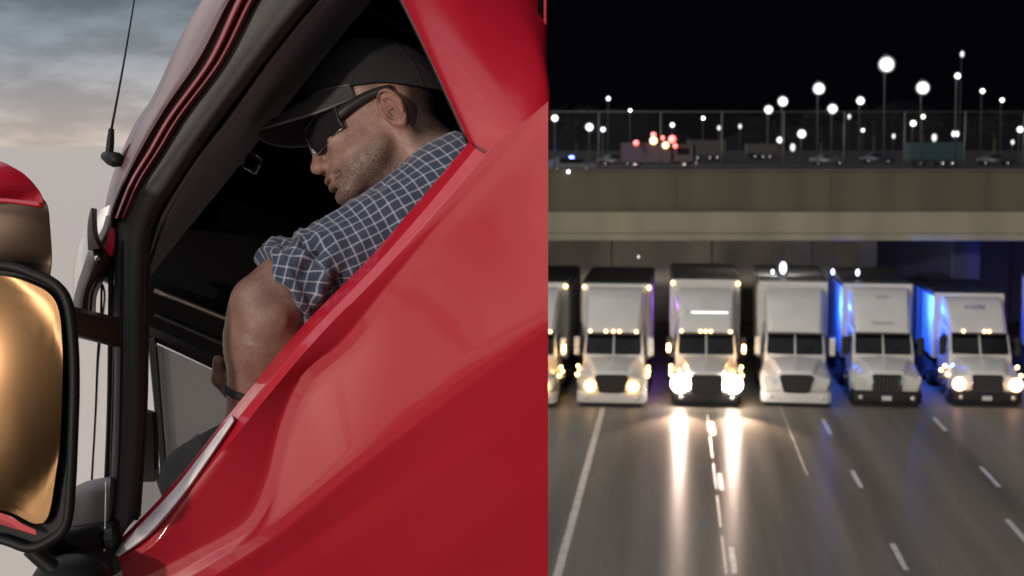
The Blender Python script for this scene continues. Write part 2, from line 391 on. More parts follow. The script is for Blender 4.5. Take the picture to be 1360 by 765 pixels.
# ================================================================== LOT BEYOND: LAMPS, VEHICLES, TREES, HILLS
# px, py, core radius px, distance, kind
LAMPS = [(737,157,5.5,130,0),(783,169,6.5,120,0),(801,172,4,150,0),(808,131,3.5,190,0),(837,147,3,230,0),(893,166,3.5,190,0),(934,157,3,240,0),
 (1021,146,7,110,0),(1040,135,8,115,0),(1088,118,9.5,105,0),(1106,145,8,125,0),(1143,134,6.5,140,0),(1178,86,12.5,95,0),(1226,117,10.5,100,0),(1272,101,5,150,0),
 (1305,121,4,190,0),(1331,133,3.5,220,0),(1213,164,5,170,0),(1226,155,3.5,230,0),(1065,178,7,150,0),(1036,186,5,190,0),(1269,178,6,160,0),(1355,172,5,180,0),
 (1146,173,3,260,0),(1128,155,2.5,280,1),(983,168,2.5,270,1),(955,170,2.5,280,1),(1241,183,4,240,1),(1278,72,3,230,1),(1345,189,2.5,260,1),(1187,181,2.5,280,1),(1053,196,4,220,1),(755,228,3,51.85,2)]
def side_words(px, py):
    return None
lamp_labels = ['white lamp at the far left beside the red cab edge','larger of the paired white lamps left of the red lights','smaller of the paired white lamps left of the red lights','small lone lamp high above the left pair','tiny lamp right of and below the small lone lamp','small white lamp directly above the red lights','tiny lamp over the grey box trailer',
 'left of two close bright lamps near the middle','right of two close bright lamps near the middle','bright lamp between the close pair and the tallest lamp','bright lamp just below and right of a brighter one','medium lamp left of and below the tallest lamp','biggest and tallest blazing street lamp over the lot','second brightest lamp right of the tallest lamp','lamp on a thick grey pole at the right',
 'small lamp right of the thick grey pole','rightmost of two small lamps in a falling row','lamp low under the second brightest lamp','tiny lamp just above another under the second brightest','bright low lamp under the middle cluster','low lamp left of the bright low lamp','low oval lamp beside the thick grey pole','lamp at the right border of the picture',
 'tiny low lamp under the medium lamp','faint lamp above the lot between the bright ones','faint upright lamp right of the box trailer','faint lamp just right of the box trailer top','dim hazy lamp above the teal trailer','faintest lamp high above the thick pole','faint low lamp near the right border','faint low lamp left of the teal trailer','dim low lamp beneath the bright low lamp','small white lamp low on the overpass parapet at left']
for (px, py, r, Y, kd), lab in zip(LAMPS, lamp_labels):
    p = at_y(px, py, Y); R_ = r*Y/FPX*.92
    base = 6.0 if kd < 2 else 7.6
    e = empty('street_lamp', (p.x, p.y, base), label=lab, cat='street lamp', group='street lamps over the lot' if kd < 2 else None)
    h = p.z-base
    if kd == 2:
        tube('bracket', (0, .16, h), (0, 0, h), .02, M_steel, e); ball('lamp_head', (0, 0, h), R_, M_lampw, e); continue
    thick = .15 if (px, py) == (1272, 101) else .045+Y*.0002
    hh = max(h, .5)
    tube('pole', (0, 0, 0), (0, R_*.9+.1, hh+R_*1.2), thick, M_steel, e, r1=thick*.6, n=8)
    tube('arm', (0, R_*.9+.1, hh+R_*1.2), (0, -.05, hh+R_*1.15), .05, M_steel, e, n=6)
    ball('lamp_head', (0, 0, h), R_, (M_lampw if r > 5.2 else random.choice((M_lampw, M_lampc, M_lampb))) if kd == 0 else M_lampd, e, 1, 1, 1.0 if kd == 0 else 1.5)
    ball('lamp_cap', (0, 0, h+R_*.98), R_*.6, M_dark, e, 1, 1, .25)

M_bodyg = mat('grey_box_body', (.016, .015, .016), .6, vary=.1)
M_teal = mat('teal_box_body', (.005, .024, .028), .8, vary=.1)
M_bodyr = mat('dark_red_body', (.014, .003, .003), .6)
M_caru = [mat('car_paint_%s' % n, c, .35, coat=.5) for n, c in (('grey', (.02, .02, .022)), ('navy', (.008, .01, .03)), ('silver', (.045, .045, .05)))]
def wheel(e, x, y, z, r, wd_=.25):
    bm = bmesh.new(); a_tube(bm, (x-wd_/2, y, z), (x+wd_/2, y, z), r, n=20)
    es = [ed for ed in bm.edges if len(ed.link_faces) == 2 and any(len(f.verts) > 4 for f in ed.link_faces)]
    bmesh.ops.bevel(bm, geom=es, offset=r*.1, segments=2, affect='EDGES')
    wh = bm_obj('wheel', bm, M_rubber, e, True)
    s = -1 if x < 0 else 1
    tube('rim', (x+s*(wd_/2-.03), y, z), (x+s*(wd_/2+.015), y, z), r*.55, M_chrome, wh, n=16)
def box_trailer(px, py, Y, L, H, m, name, lab, cat):
    p = at_y(px, py, Y); e = empty(name, (p.x, p.y, 6.0), rad(90), label=lab, cat=cat)
    box('box_body', -1.25, 1.25, -L/2, L/2, .9, .9+H, m, e, .05)
    for k in range(int(L/.9)):
        box('side_rib', 1.251, 1.30, -L/2+.4+k*.9, -L/2+.46+k*.9, .95, .85+H, m, e)
        box('side_rib', -1.30, -1.251, -L/2+.4+k*.9, -L/2+.46+k*.9, .95, .85+H, m, e)
    box('chassis', -.9, .9, -L/2+.1, L/2-.1, .6, .89, M_dark, e)
    for y in (-L/2+1.2, -L/2+2.3, L/2-1.4):
        for s in (-1, 1): wheel(e, s*1.1, y, .48, .48)
    return e
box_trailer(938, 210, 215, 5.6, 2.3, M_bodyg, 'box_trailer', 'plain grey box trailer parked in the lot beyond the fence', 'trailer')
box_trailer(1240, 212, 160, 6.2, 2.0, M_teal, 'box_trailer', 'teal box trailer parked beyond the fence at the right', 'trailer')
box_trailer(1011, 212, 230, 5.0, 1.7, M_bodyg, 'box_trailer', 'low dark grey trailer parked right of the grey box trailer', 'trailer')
def fire_engine(px, Y):
    p = at_y(px, 205, Y); e = empty('fire_engine', (p.x, p.y, 6.0), rad(80), label='dark red emergency truck with several lit red lamps in the lot', cat='fire engine')
    box('body', -1.2, 1.2, -1.2, 4.2, .7, 2.9, M_bodyr, e, .08)
    box('cab', -1.15, 1.15, -3.6, -1.25, .7, 2.7, M_bodyr, e, .2)
    box('side_window', -1.17, -1.10, -3.1, -1.7, 1.6, 2.35, M_glassdark, e, .03)
    box('bumper', -1.2, 1.2, -3.9, -3.62, .5, .9, M_chrome, e, .05)
    for y in (-2.6, 2.6):
        for s in (-1, 1): wheel(e, s*1.05, y, .5, .5, .3)
    return e
fe_ = fire_engine(878, 150)
for px, py, r, m in [(868,187,4.5,M_warm),(868,179,3,M_red),(884,193,4,M_warm),(893,185,4.5,M_red),(845,190,3.2,M_red),(897,194,2.8,M_red),(880,183,2.5,M_red)]:
    p = at_y(px, py, 147.6); b = ball('lamp', fe_.matrix_basis.inverted() @ p, r*147/FPX*1.25, m, fe_, u=12, v=8)
def car(px, py, Y, m, lab, rz):
    p = at_y(px, py, Y); e = empty('parked_car', (p.x, p.y, 6.05), rz, label=lab, cat='car', group='cars parked in the lot')
    prof = [(-2.1, .35), (-2.15, .75), (-1.2, .9), (-.6, 1.38), (.8, 1.42), (1.5, 1.0), (2.1, .9), (2.15, .4)]
    bm = bmesh.new()
    L_ = [bm.verts.new((-.85*(1 if z < 1 else .8), y, z)) for y, z in prof]; R2 = [bm.verts.new((.85*(1 if z < 1 else .8), y, z)) for y, z in prof]
    bm.faces.new(L_); bm.faces.new(R2[::-1])
    for i in range(len(prof)): bm.faces.new((L_[i], R2[i], R2[(i+1) % 8], L_[(i+1) % 8]))
    bmesh.ops.bevel(bm, geom=list(bm.edges), offset=.06, segments=2, affect='EDGES')
    bm_obj('body', bm, m, e, True)
    for s in (-1, 1): box('side_window', s*.74-.03, s*.74+.03, -.5, .75, 1.0, 1.32, M_glassdark, e, .02)
    for y in (-1.3, 1.3):
        for s in (-1, 1): wheel(e, s*.78, y, .32, .32, .2)
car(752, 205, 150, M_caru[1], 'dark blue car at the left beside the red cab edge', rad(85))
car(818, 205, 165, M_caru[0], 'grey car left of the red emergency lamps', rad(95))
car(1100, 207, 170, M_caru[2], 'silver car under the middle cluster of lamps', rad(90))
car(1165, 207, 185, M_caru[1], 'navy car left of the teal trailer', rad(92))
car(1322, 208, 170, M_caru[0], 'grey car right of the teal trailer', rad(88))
# wooded rise that closes the view
hv, hf = [], []
n = 60
for j, (Y, k) in enumerate(((440, 0), (520, 1), (640, .2))):
    for i in range(n+1):
        X = -6+i*6
        hv.append((X*Y/440, Y, 6.2+k*(9+5*math.sin(i*.37)+3*math.sin(i*.91+1)+2*random.random())))
for j in range(2):
    for i in range(n): a = j*(n+1)+i; hf.append((a, a+1, a+n+2, a+n+1))
h = mesh_obj('hills', hv, hf, M_hill, smooth=True); tag(h, kind='structure')
def tree(px, py, Y, H, W, lab):
    p = at_y(px, py, Y); e = empty('tree', (p.x, p.y, 6.0), label=lab, cat='tree', group='trees beyond the lot')
    rng = random.Random(int(px)); bm = bmesh.new(); sweep_bm(bm, [(0, 0, 0), (.1, 0, H*.3), (-.05, .1, H*.75)], [.22, .16, .05], 7)
    for k in range(6):
        w2 = k*1.1; sweep_bm(bm, [(0, 0, H*(.3+.06*k)), (math.cos(w2)*W*.3, math.sin(w2)*W*.3, H*(.5+.05*k))], [.08, .02], 5)
    bm_obj('trunk', bm, M_bark, e, True)
    bm = bmesh.new()
    cl_ = [(rng.gauss(0, W*.24), rng.gauss(0, W*.24), H*(.42+.5*rng.random()), W*.2*rng.uniform(.6, 1.2)) for _ in range(16)]
    for cx, cy, cz, cr_ in cl_:
        for _ in range(90):
            d = Vector((rng.gauss(0, 1), rng.gauss(0, 1), rng.gauss(0, 1))).normalized()*cr_*rng.uniform(.6, 1.15)
            c = Vector((cx, cy, cz))+d; a = Vector((rng.gauss(0, 1), rng.gauss(0, 1), rng.gauss(0, 1))).normalized()*.22; b2 = a.orthogonal()*.7
            bm.faces.new([bm.verts.new(c+a), bm.verts.new(c+b2), bm.verts.new(c-a), bm.verts.new(c-b2)])
    bm_obj('crown', bm, M_leafd, e, recalc=False)
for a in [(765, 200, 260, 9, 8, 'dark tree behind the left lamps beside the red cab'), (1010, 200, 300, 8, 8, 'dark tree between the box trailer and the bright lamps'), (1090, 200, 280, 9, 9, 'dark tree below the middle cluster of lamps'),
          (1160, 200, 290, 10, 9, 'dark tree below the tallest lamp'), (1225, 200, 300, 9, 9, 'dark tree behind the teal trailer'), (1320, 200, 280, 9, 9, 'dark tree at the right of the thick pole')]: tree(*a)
# flashing blue light on the left edge of the lot
p = at_y(760, 190, 135); e = empty('police_car', (p.x, p.y, 6.0), rad(90), label='police car washed in its own blue light beyond the fence', cat='police car')
box('body', -.9, .9, -2.3, 2.3, .35, .95, M_caru[2], e, .12, 2); box('cabin', -.78, .78, -1.0, 1.3, .96, 1.45, M_glassdark, e, .15, 2)
box('light_bar', -.55, .55, -.1, .25, 1.46, 1.6, M_blue, e, .03)
for y in (-1.4, 1.4):
    for s in (-1, 1): wheel(e, s*.82, y, .33, .33, .2)
l = bpy.data.lights.new('bar_light', 'POINT'); l.energy = 2200; l.color = (.12, .1, 1); l.shadow_soft_size = .3
lo = bpy.data.objects.new('bar_light', l); link(lo, e); lo.location = (0, 0, 2.4)
# ================================================================== TRUCKS
def text_obj(name, s, size, loc, m, parent, rx=90, ext=.004):
    c = bpy.data.curves.new(name, 'FONT'); c.body = s; c.size = size; c.align_x = 'CENTER'; c.align_y = 'CENTER'; c.extrude = ext
    o = bpy.data.objects.new(name, c); dg = None
    link(o); bpy.context.view_layer.update()
    me = bpy.data.meshes.new_from_object(o.evaluated_get(bpy.context.evaluated_depsgraph_get())); bpy.data.objects.remove(o)
    me.materials.clear(); me.materials.append(m)
    o = bpy.data.objects.new(name, me); link(o, parent); o.location = loc; o.rotation_euler = (rad(rx), 0, 0); return o
def loft_y(name, secs, m, parent, smooth=True, sharp=None):
    """secs: list of (y, [(x, z) ...]) -- skinned, both ends capped"""
    bm = bmesh.new(); rows = [[bm.verts.new((x, y, z)) for x, z in s] for y, s in secs]
    n = len(rows[0])
    for a, b in zip(rows, rows[1:]):
        for i in range(n-1): bm.faces.new((a[i], a[i+1], b[i+1], b[i]))
        bm.faces.new((a[n-1], a[0], b[0], b[n-1]))
    bm.faces.new(rows[0][::-1]); bm.faces.new(rows[-1])
    es = [e for e in bm.edges if len(e.link_faces) == 2]
    o = bm_obj(name, bm, m, parent, False)
    if smooth:
        o.data.polygons.foreach_set('use_smooth', [True]*len(o.data.polygons))
        md = o.modifiers.new('b', 'BEVEL'); md.width = .035; md.segments = 3; md.limit_method = 'ANGLE'; md.angle_limit = rad(28); md.harden_normals = False
    return o
def sym(h):                        # mirror a half outline (x>0, from bottom up to the centre)
    return [(-x, z) for x, z in h]+[(x, z) for x, z in reversed(h)]
def make_truck(px, name_label, lights='off', bumper='white', grille='trapezoid', corner=True, markers=(), trailer_h=3.9, trailer_m=None, lat_trailer=0.0, fair_m=None, amber_mirror=False, back=0.0, plate=False, chrome=False, yaw=0.0, tail=10.4):
    p = on_ground(px, 541)+Vector((0, back, 0))
    e = empty('semi_truck', (p.x, p.y, 0), -RA-rad(yaw), label=name_label, cat='truck', group='semi trucks lined up under the overpass')
    bmat = {'white': M_white, 'black': M_black, 'chrome': M_chrome}[bumper]
    fm = fair_m or M_white
    # bumper with turned-back ends
    loft_y('bumper', [(-.06, sym([(1.02, .16), (1.04, .22), (1.04, .46), (1.0, .52)])), (.06, sym([(1.15, .15), (1.18, .20), (1.18, .50), (1.13, .56)])), (.5, sym([(1.19, .2), (1.2, .24), (1.2, .5), (1.18, .56)]))], bmat, e)
    box('air_dam', -1.05, 1.05, .06, .3, .05, .148, M_black, e, .02)
    for s in (-1, 1):
        tube('fog_lamp', (s*.86, -.075, .34), (s*.86, -.02, .34), .075, M_lens, e, n=14)
    # hood and fenders
    loft_y('hood', [(-.02, sym([(1.02, .56), (1.06, .80), (.94, 1.02), (.62, 1.10), (.52, 1.22), (0, 1.27)])),
                    (.30, sym([(1.17, .56), (1.2, .90), (1.05, 1.13), (.72, 1.22), (.60, 1.37), (0, 1.42)])),
                    (.95, sym([(1.19, .62), (1.2, 1.0), (1.08, 1.22), (.86, 1.34), (.74, 1.48), (0, 1.53)])),
                    (1.42, sym([(1.12, .7), (1.14, 1.05), (1.08, 1.28), (1.0, 1.42), (.9, 1.55), (0, 1.61)]))], M_white, e)
    # grille
    gw_t, gw_b = {'trapezoid': (.56, .40), 'wide': (.52, .50), 'tall': (.50, .46)}[grille]
    z0, z1 = {'trapezoid': (.50, 1.13), 'wide': (.48, 1.12), 'tall': (.50, 1.14)}[grille]
    sur = M_chrome if chrome else M_dark
    prism('grille', [(-gw_t+.06, z1), (-gw_t, z1-.08), (-gw_b, z0+.06), (-gw_b+.08, z0), (gw_b-.08, z0), (gw_b, z0+.06), (gw_t, z1-.08), (gw_t-.06, z1)], (1, 0, 0), (0, 0, 1), (0, 1, 0), (0, -.10, 0), .1, M_black, e, .015)
    nb = 7
    for k in range(nb):
        if grille == 'tall':
            x = -gw_b*.82+k*gw_b*1.64/(nb-1); box('grille_bar', x-.012, x+.012, -.125, -.095, z0+.06, z1-.08, M_chrome, e, .004)
        else:
            z = z0+.09+k*(z1-z0-.18)/(nb-1); ww = gw_b+(gw_t-gw_b)*(z-z0)/(z1-z0)-.05
            box('grille_bar', -ww, ww, -.122, -.095, z-.011, z+.011, M_dark if not chrome else M_chrome, e, .004)
    for s in (-1, 1):
        bm = bmesh.new(); sweep_bm(bm, [(s*gw_b, -.105, z0+.03), (s*gw_t, -.105, z1-.06)], .024, 6); bm_obj('grille_frame', bm, sur, e, True)
    # cab
    loft_y('cab', [(1.30, sym([(1.03, .6), (1.05, 1.60), (1.0, 1.64)])), (1.75, sym([(1.03, .55), (1.06, 1.7), (.99, 2.33)])), (2.3, sym([(1.05, .5), (1.08, 1.7), (1.02, 2.42)])), (3.35, sym([(1.1, .5), (1.12, 1.7), (1.08, 2.5)]))], fm, e)
    # windshield: two panes with a mullion
    dy = (1.75-1.30)/(2.33-1.64)
    for s in (-1, 1):
        v = [(s*.03, 1.305, 1.64), (s*.97, 1.325, 1.64), (s*.93, 1.725, 2.29), (s*.03, 1.715, 2.29)]
        v = [Vector(q)-Vector((0, .03, .012)) for q in v]; v2 = [q+Vector((0, .02, .008)) for q in v]
        mesh_obj('windshield', v+v2, [(0, 1, 2, 3), (7, 6, 5, 4), (0, 4, 5, 1), (1, 5, 6, 2), (2, 6, 7, 3), (3, 7, 4, 0)], M_glassdark, e)
        tube('wiper', (s*.15, 1.22, 1.64), (s*.62, 1.38, 1.9), .012, M_black, e, n=6)
        # doors' side glass, door handle
        box('side_window', s*1.075-.02, s*1.075+.02, 1.95, 2.75, 1.55, 2.2, M_glassdark, e, .02)
        # mirrors
        mm = box('side_mirror', s*1.28-.10, s*1.28+.10, 1.36, 1.5, 1.58, 2.22, M_black if chrome or bumper == 'black' else M_white, e, .035, 2)
        tube('mirror_arm', (s*1.05, 1.62, 2.1), (s*1.22, 1.45, 2.1), .022, M_dark, mm, n=6); tube('mirror_arm', (s*1.05, 1.62, 1.7), (s*1.22, 1.45, 1.7), .022, M_dark, mm, n=6)
        if amber_mirror: 
            l = bpy.data.lights.new('amber_light', 'POINT'); l.energy = 22; l.color = (1, .5, .15); l.shadow_soft_size = .06
            lo = bpy.data.objects.new('amber_light', l); link(lo, mm); lo.location = (s*1.30, 1.24, 1.83)
            bm = bmesh.new(); a_box(bm, s*1.30-.06, s*1.30+.06, 1.325, 1.36, 1.68, 1.98, .02, 2); bm_obj('amber_lamp', bm, M_warm, mm, True)
        # headlight units
        hd = {'off': M_lens, 'beam': M_lens, 'amber': M_lens, 'orange': M_lens}[lights]
        prism('headlight', [(s*.66, .92), (s*.74, .72), (s*1.0, .68), (s*1.1, .84), (s*1.08, 1.04), (s*.86, 1.02)], (1, 0, 0), (0, 0, 1), (0, 1, 0), (0, -.055, 0), .22, hd, e, .02)
        if lights != 'off':
            lm, R_, zz, xx = {'beam': (M_head, .33, .82, .90), 'amber': (M_headw, .21, .74, .72), 'orange': (M_heado, .24, .80, .93)}[lights]
            ball('headlight_lamp', (s*xx, -.10, zz), R_, lm, e, 1, .5, 1)
        if lights != 'off':
            for yy, zz in ((.55, 1.02), (1.15, 1.22), (1.9, .95)): ball('side_lamp', (s*1.215, yy, zz), .06, M_amber, e, u=10, v=8)
        # steps, tank, wheels
        tube('fuel_tank', (s*.95, 2.2, .62), (s*.95, 3.6, .62), .3, M_chrome, e, n=20)
        wheel(e, s*1.02, .95, .46, .46, .28)
        for y in (4.4, 5.5): wheel(e, s*1.02, y, .46, .46, .5)
    # roof fairing
    loft_y('roof_fairing', [(1.62, sym([(.88, 2.30), (.94, 2.36), (.80, 2.42)])), (1.95, sym([(.92, 2.32), (.98, 2.55), (.86, 2.74)])), (2.55, sym([(.97, 2.35), (1.03, 3.0), (.92, 3.38)])), (3.05, sym([(1.0, 2.4), (1.06, 3.3), (.97, 3.68)])), (3.4, sym([(1.0, 2.4), (1.06, 3.4), (.98, 3.76)]))], fm, e)
    box('sun_visor', -.96, .96, 1.5, 1.66, 2.285, 2.35, M_dark, e, .02)
    for x in markers: 
        ball('marker_lamp', (x, 1.55, 2.40), .075, M_warm, e, u=10, v=8)
    # trailer
    tm = trailer_m or M_white2
    tr = box('trailer', -1.26, 1.26, 3.75, tail, 1.1, trailer_h, tm, e, .05, 2)
    for s in (-1, 1):
        box('trailer_rail', s*1.262-.02, s*1.262+.02, 3.72, tail, trailer_h-.12, trailer_h+.005, M_dark, tr)
        if s == 1: box('trailer_roof', -1.2, 1.2, 3.8, tail-.05, trailer_h+.002, trailer_h+.03, M_dark, tr)
        if corner: ball('corner_lamp', (s*1.17, 3.72, trailer_h-.13), .10, M_warm, tr, u=10, v=8)
        for y in (tail-2, tail-.9): wheel(tr, s*1.0, y, .48, .48, .5)
        for k in range(int((tail-4.4)/1.5)+1): box('side_post', s*1.272-.012, s*1.272+.012, 4.2+k*1.5, 4.26+k*1.5, 1.2, trailer_h-.15, tm, tr)
    box('chassis', -.5, .5, 1.4, 7, .5, .9, M_dark, e)
    if plate: box('number_plate', -.16, .16, -.085, -.065, .25, .40, M_white2, e, .004)
    return e
MK5 = (-.80, -.14, 0.0, .14, .80)
M_bluetext = mat('dark_blue_print', (.03, .05, .22), .6); M_greyprint = mat('grey_print', (.16, .15, .14), .6)
t0 = make_truck(694, 'white truck half hidden behind the red cab edge, amber lights lit', 'amber', markers=MK5, amber_mirror=True)
t1 = make_truck(812, 'white truck right of the red cab with amber headlights and five roof lights', 'amber', markers=(-.82, -.28, -.02, .2, .78), trailer_h=3.85, trailer_m=M_white2)
t2 = make_truck(938, 'white truck with blazing white headlights and a lit panel above its windshield', 'beam', bumper='black', grille='wide', markers=(-.86, -.2, -.02, .16, .84), amber_mirror=True, trailer_h=4.0)
t3 = make_truck(1057, 'white truck with unlit headlights, white bumper and black trapezoid grille', 'off', corner=False, trailer_h=3.93, yaw=2)
t4 = make_truck(1177, 'white truck with black bumper, chrome grille and grey lettering on its roof', 'off', bumper='black', grille='tall', corner=False, chrome=True, plate=True, trailer_h=3.85, yaw=2)
t5 = make_truck(1310, 'white truck with orange headlights and blue lettering near the right border', 'orange', bumper='black', grille='wide', markers=(-.55, .16, .32), corner=False, plate=True, trailer_h=3.5, chrome=True, yaw=1, tail=9)
t6 = make_truck(1436, 'white truck cut off by the right border, its edge lit blue', 'orange', markers=MK5, trailer_h=3.9, yaw=8, tail=8.5)
for ch in t5.children:
    if ch.name.startswith('roof_fairing'): ch.scale = (1, 1, .77); ch.location.z = 2.3*.23
# details that differ
box('lit_panel', -.52, .78, 2.16, 2.22, 2.70, 3.02, M_panelw, t2, .02)
box('roof_window', -.98, -.72, 2.1, 2.16, 2.76, 3.1, M_lens, t2, .02)
text_obj('lettering', 'CURRY', .15, (.02, 2.585, 3.50), M_greyprint, t4, 75); text_obj('lettering', 'TRAN A PORT', .12, (.0, 1.80, 2.66), M_greyprint, t4, 60)
text_obj('lettering', 'KOHBE', .22, (.0, 2.50, 3.13), M_bluetext, t5, 75)
# added cab-corner lamps in place of unseen police lights that colour the trailers
def added_wash_lamp(t, x, y, z, m, col, en, lab=None):
    b = box('beacon', x-.05, x+.05, y-.12, y+.12, z-.1, z+.1, m, t, .03, 2)
    l = bpy.data.lights.new('beacon_light', 'POINT'); l.energy = en; l.color = col; l.shadow_soft_size = .06
    lo = bpy.data.objects.new('beacon_light', l); link(lo, b); lo.location = (x+.12, y-.06, z)
BL = (.02, .11, 1.0)
added_wash_lamp(t3, 1.20, 4.6, 3.0, M_blue, BL, 550); added_wash_lamp(t4, 1.20, 4.6, 3.0, M_blue, BL, 1000); added_wash_lamp(t5, 1.20, 5.6, 3.1, M_blue, BL, 600)
added_wash_lamp(t1, 1.20, 5.0, 3.1, M_purple, (.35, .06, 1.0), 90); added_wash_lamp(t5, 1.18, 4.6, 2.4, M_purple, (.5, .1, 1.0), 120)
# low beams of the one truck that drives with full headlights
for s in (-1, 1):
    l = bpy.data.lights.new('headlight_spot', 'SPOT'); l.energy = 6500; l.color = (1, .72, .58); l.spot_size = rad(64); l.spot_blend = 1; l.shadow_soft_size = .12
    lo = bpy.data.objects.new('headlight_spot', l); link(lo, t2); lo.location = (s*.90, -.30, .82); lo.rotation_euler = (rad(84), 0, rad(180))
# ================================================================== RED TRUCK CAB (beside the camera)
def red_paint():
    m = mat('red_paint', (.48, .008, .026), .42, coat=1.0, coat_rough=.035, spec=.35)
    t = m.node_tree; b = t.nodes['Principled BSDF']; co = t.nodes.new('ShaderNodeTexCoord')
    v = t.nodes.new('ShaderNodeTexVoronoi'); v.inputs['Scale'].default_value = 170; t.links.new(co.outputs['Object'], v.inputs['Vector'])
    n = t.nodes.new('ShaderNodeTexNoise'); n.inputs['Scale'].default_value = 14; n.inputs['Detail'].default_value = 6; t.links.new(co.outputs['Object'], n.inputs['Vector'])
    r = t.nodes.new('ShaderNodeMapRange'); t.links.new(n.outputs[0], r.inputs[0]); r.inputs[1].default_value = .4; r.inputs[2].default_value = .75; r.inputs[3].default_value = .03; r.inputs[4].default_value = .10
    t.links.new(r.outputs[0], b.inputs['Coat Roughness'])
    # dust specks
    s = t.nodes.new('ShaderNodeMapRange'); t.links.new(v.outputs['Distance'], s.inputs[0]); s.inputs[1].default_value = .05; s.inputs[2].default_value = .12; s.inputs[3].default_value = 1; s.inputs[4].default_value = 0
    n2 = t.nodes.new('ShaderNodeTexNoise'); n2.inputs['Scale'].default_value = 9; t.links.new(co.outputs['Object'], n2.inputs['Vector'])
    g = t.nodes.new('ShaderNodeMapRange'); t.links.new(n2.outputs[0], g.inputs[0]); g.inputs[1].default_value = .52; g.inputs[2].default_value = .7; g.inputs[3].default_value = 0; g.inputs[4].default_value = .30
    mu = t.nodes.new('ShaderNodeMath'); mu.operation = 'MULTIPLY'; t.links.new(s.outputs[0], mu.inputs[0]); t.links.new(g.outputs[0], mu.inputs[1])
    mx = t.nodes.new('ShaderNodeMix'); mx.data_type = 'RGBA'; t.links.new(mu.outputs[0], mx.inputs[0]); mx.inputs[6].default_value = (.48, .008, .026, 1); mx.inputs[7].default_value = (.55, .40, .38, 1)
    t.links.new(mx.outputs[2], b.inputs['Base Color'])
    bp = t.nodes.new('ShaderNodeBump'); bp.inputs['Strength'].default_value = .02; bp.inputs['Distance'].default_value = .01
    t.links.new(n.outputs[0], bp.inputs['Height']); t.links.new(bp.outputs[0], b.inputs['Coat Normal'])
    return m
M_redp = red_paint()
M_plast = mat('grey_trim', (.080, .077, .076), .55, bump=.15, bscale=400, rvary=.1)
M_lining = mat('roof_lining', (.38, .41, .44), .8, bump=.2, bscale=300, vary=.1)
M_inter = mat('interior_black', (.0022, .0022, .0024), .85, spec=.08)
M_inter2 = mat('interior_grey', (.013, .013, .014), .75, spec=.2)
M_seal = mat('window_seal', (.008, .008, .008), .5)
M_brown = mat('frame_brown', (.075, .062, .056), .5, rvary=.12, bump=.08, bscale=200)
M_wpanel = mat('polished_panel', (.95, .93, .91), .2, .85)
M_mauve = mat('roof_paint', (.13, .072, .086), .45, coat=.25)  # grazing sky reflection on the red roof side put into a mauve colour
M_sill_highlight = mat('sill_trim', (.80, .72, .72), .38, vary=.25, vscale=30)  # pale colour carries the sky highlight of the red sill
M_rail = mat('rail_paint', (.26, .045, .06), .42, coat=.6)
M_gfend = mat('grey_fender', (.13, .12, .12), .5)
M_mirror = mat('mirror_glass', (.135, .078, .038), .29, 1.0)
M_mirror2 = mat('convex_mirror_glass', (.30, .20, .14), .34, 1.0)
M_brplast = mat('brown_plastic', (.055, .035, .026), .38)
def tinted():
    m = mat('tinted_glass', (.10, .10, .105), .08); b = m.node_tree.nodes['Principled BSDF']; b.inputs['Alpha'].default_value = .72; return m
M_tint = tinted()
def stub_glass():
    m = mat('side_glass', (.28, .32, .32), .05); b = m.node_tree.nodes['Principled BSDF']; b.inputs['Alpha'].default_value = .42; return m
M_stub = stub_glass()

base = P(420, 700, 2.4); base.z -= .35
CAB = empty('red_truck_cab', base, label='glossy red truck cab filling the left half with its side window open', cat='truck')
def skin(name, rows, m, nu=40, nv=4, thick=.02, parent=None, curve_v=True, smooth=True):
    """a panel of sheet metal through rows of (px, py, depth) control points, with real thickness"""
    R_ = np.array([cr(r, nu) for r in rows])                       # rows x nu x 3
    if len(rows) > 2 and curve_v:
        cols = [cr([tuple(R_[k, i]) for k in range(len(rows))], (len(rows)-1)*nv+1) for i in range(nu)]
        G = np.array(cols).transpose(1, 0, 2)
    else:
        G = []
        for a, b in zip(R_[:-1], R_[1:]):
            for k in range(nv): G.append(a+(b-a)*k/nv)
        G.append(R_[-1]); G = np.array(G)
    nvv, nuu = G.shape[:2]
    fr = [P(*G[j, i])-base for j in range(nvv) for i in range(nuu)]
    bk = [v+AX_F*thick for v in fr]; n = len(fr)
    F = []
    for j in range(nvv-1):
        for i in range(nuu-1):
            a = j*nuu+i; q = (a, a+1, a+nuu+1, a+nuu)
            F.append(q); F.append(tuple(n+x for x in reversed(q)))
    for i in range(nuu-1):
        F.append((i+1, i, n+i, n+i+1)); a = (nvv-1)*nuu+i; F.append((a, a+1, n+a+1, n+a))
    for j in range(nvv-1):
        a = j*nuu; F.append((a, a+nuu, n+a+nuu, n+a)); a = j*nuu+nuu-1; F.append((a+nuu, a, n+a, n+a+nuu))
    o = mesh_obj(name, fr+bk, F, m, parent or CAB)
    bm = bmesh.new(); bm.from_mesh(o.data); bmesh.ops.recalc_face_normals(bm, faces=bm.faces)
    for e in bm.edges:
        if len(e.link_faces) == 2 and e.calc_face_angle(0) > rad(50): e.smooth = False
    for f in bm.faces: f.smooth = smooth
    bm.to_mesh(o.data); bm.free(); return o
def cpt(px, py, d): return P(px, py, d)-base
def csweep(name, pts, r, m, parent=None, n=8, k=0):
    pp = cr(pts, k) if k else pts
    rr = r if not hasattr(r, '__len__') else np.interp(np.linspace(0, 1, len(pp)), np.linspace(0, 1, len(r)), r)
    return sweep(name, [cpt(*q) for q in pp], rr, m, parent or CAB, n)
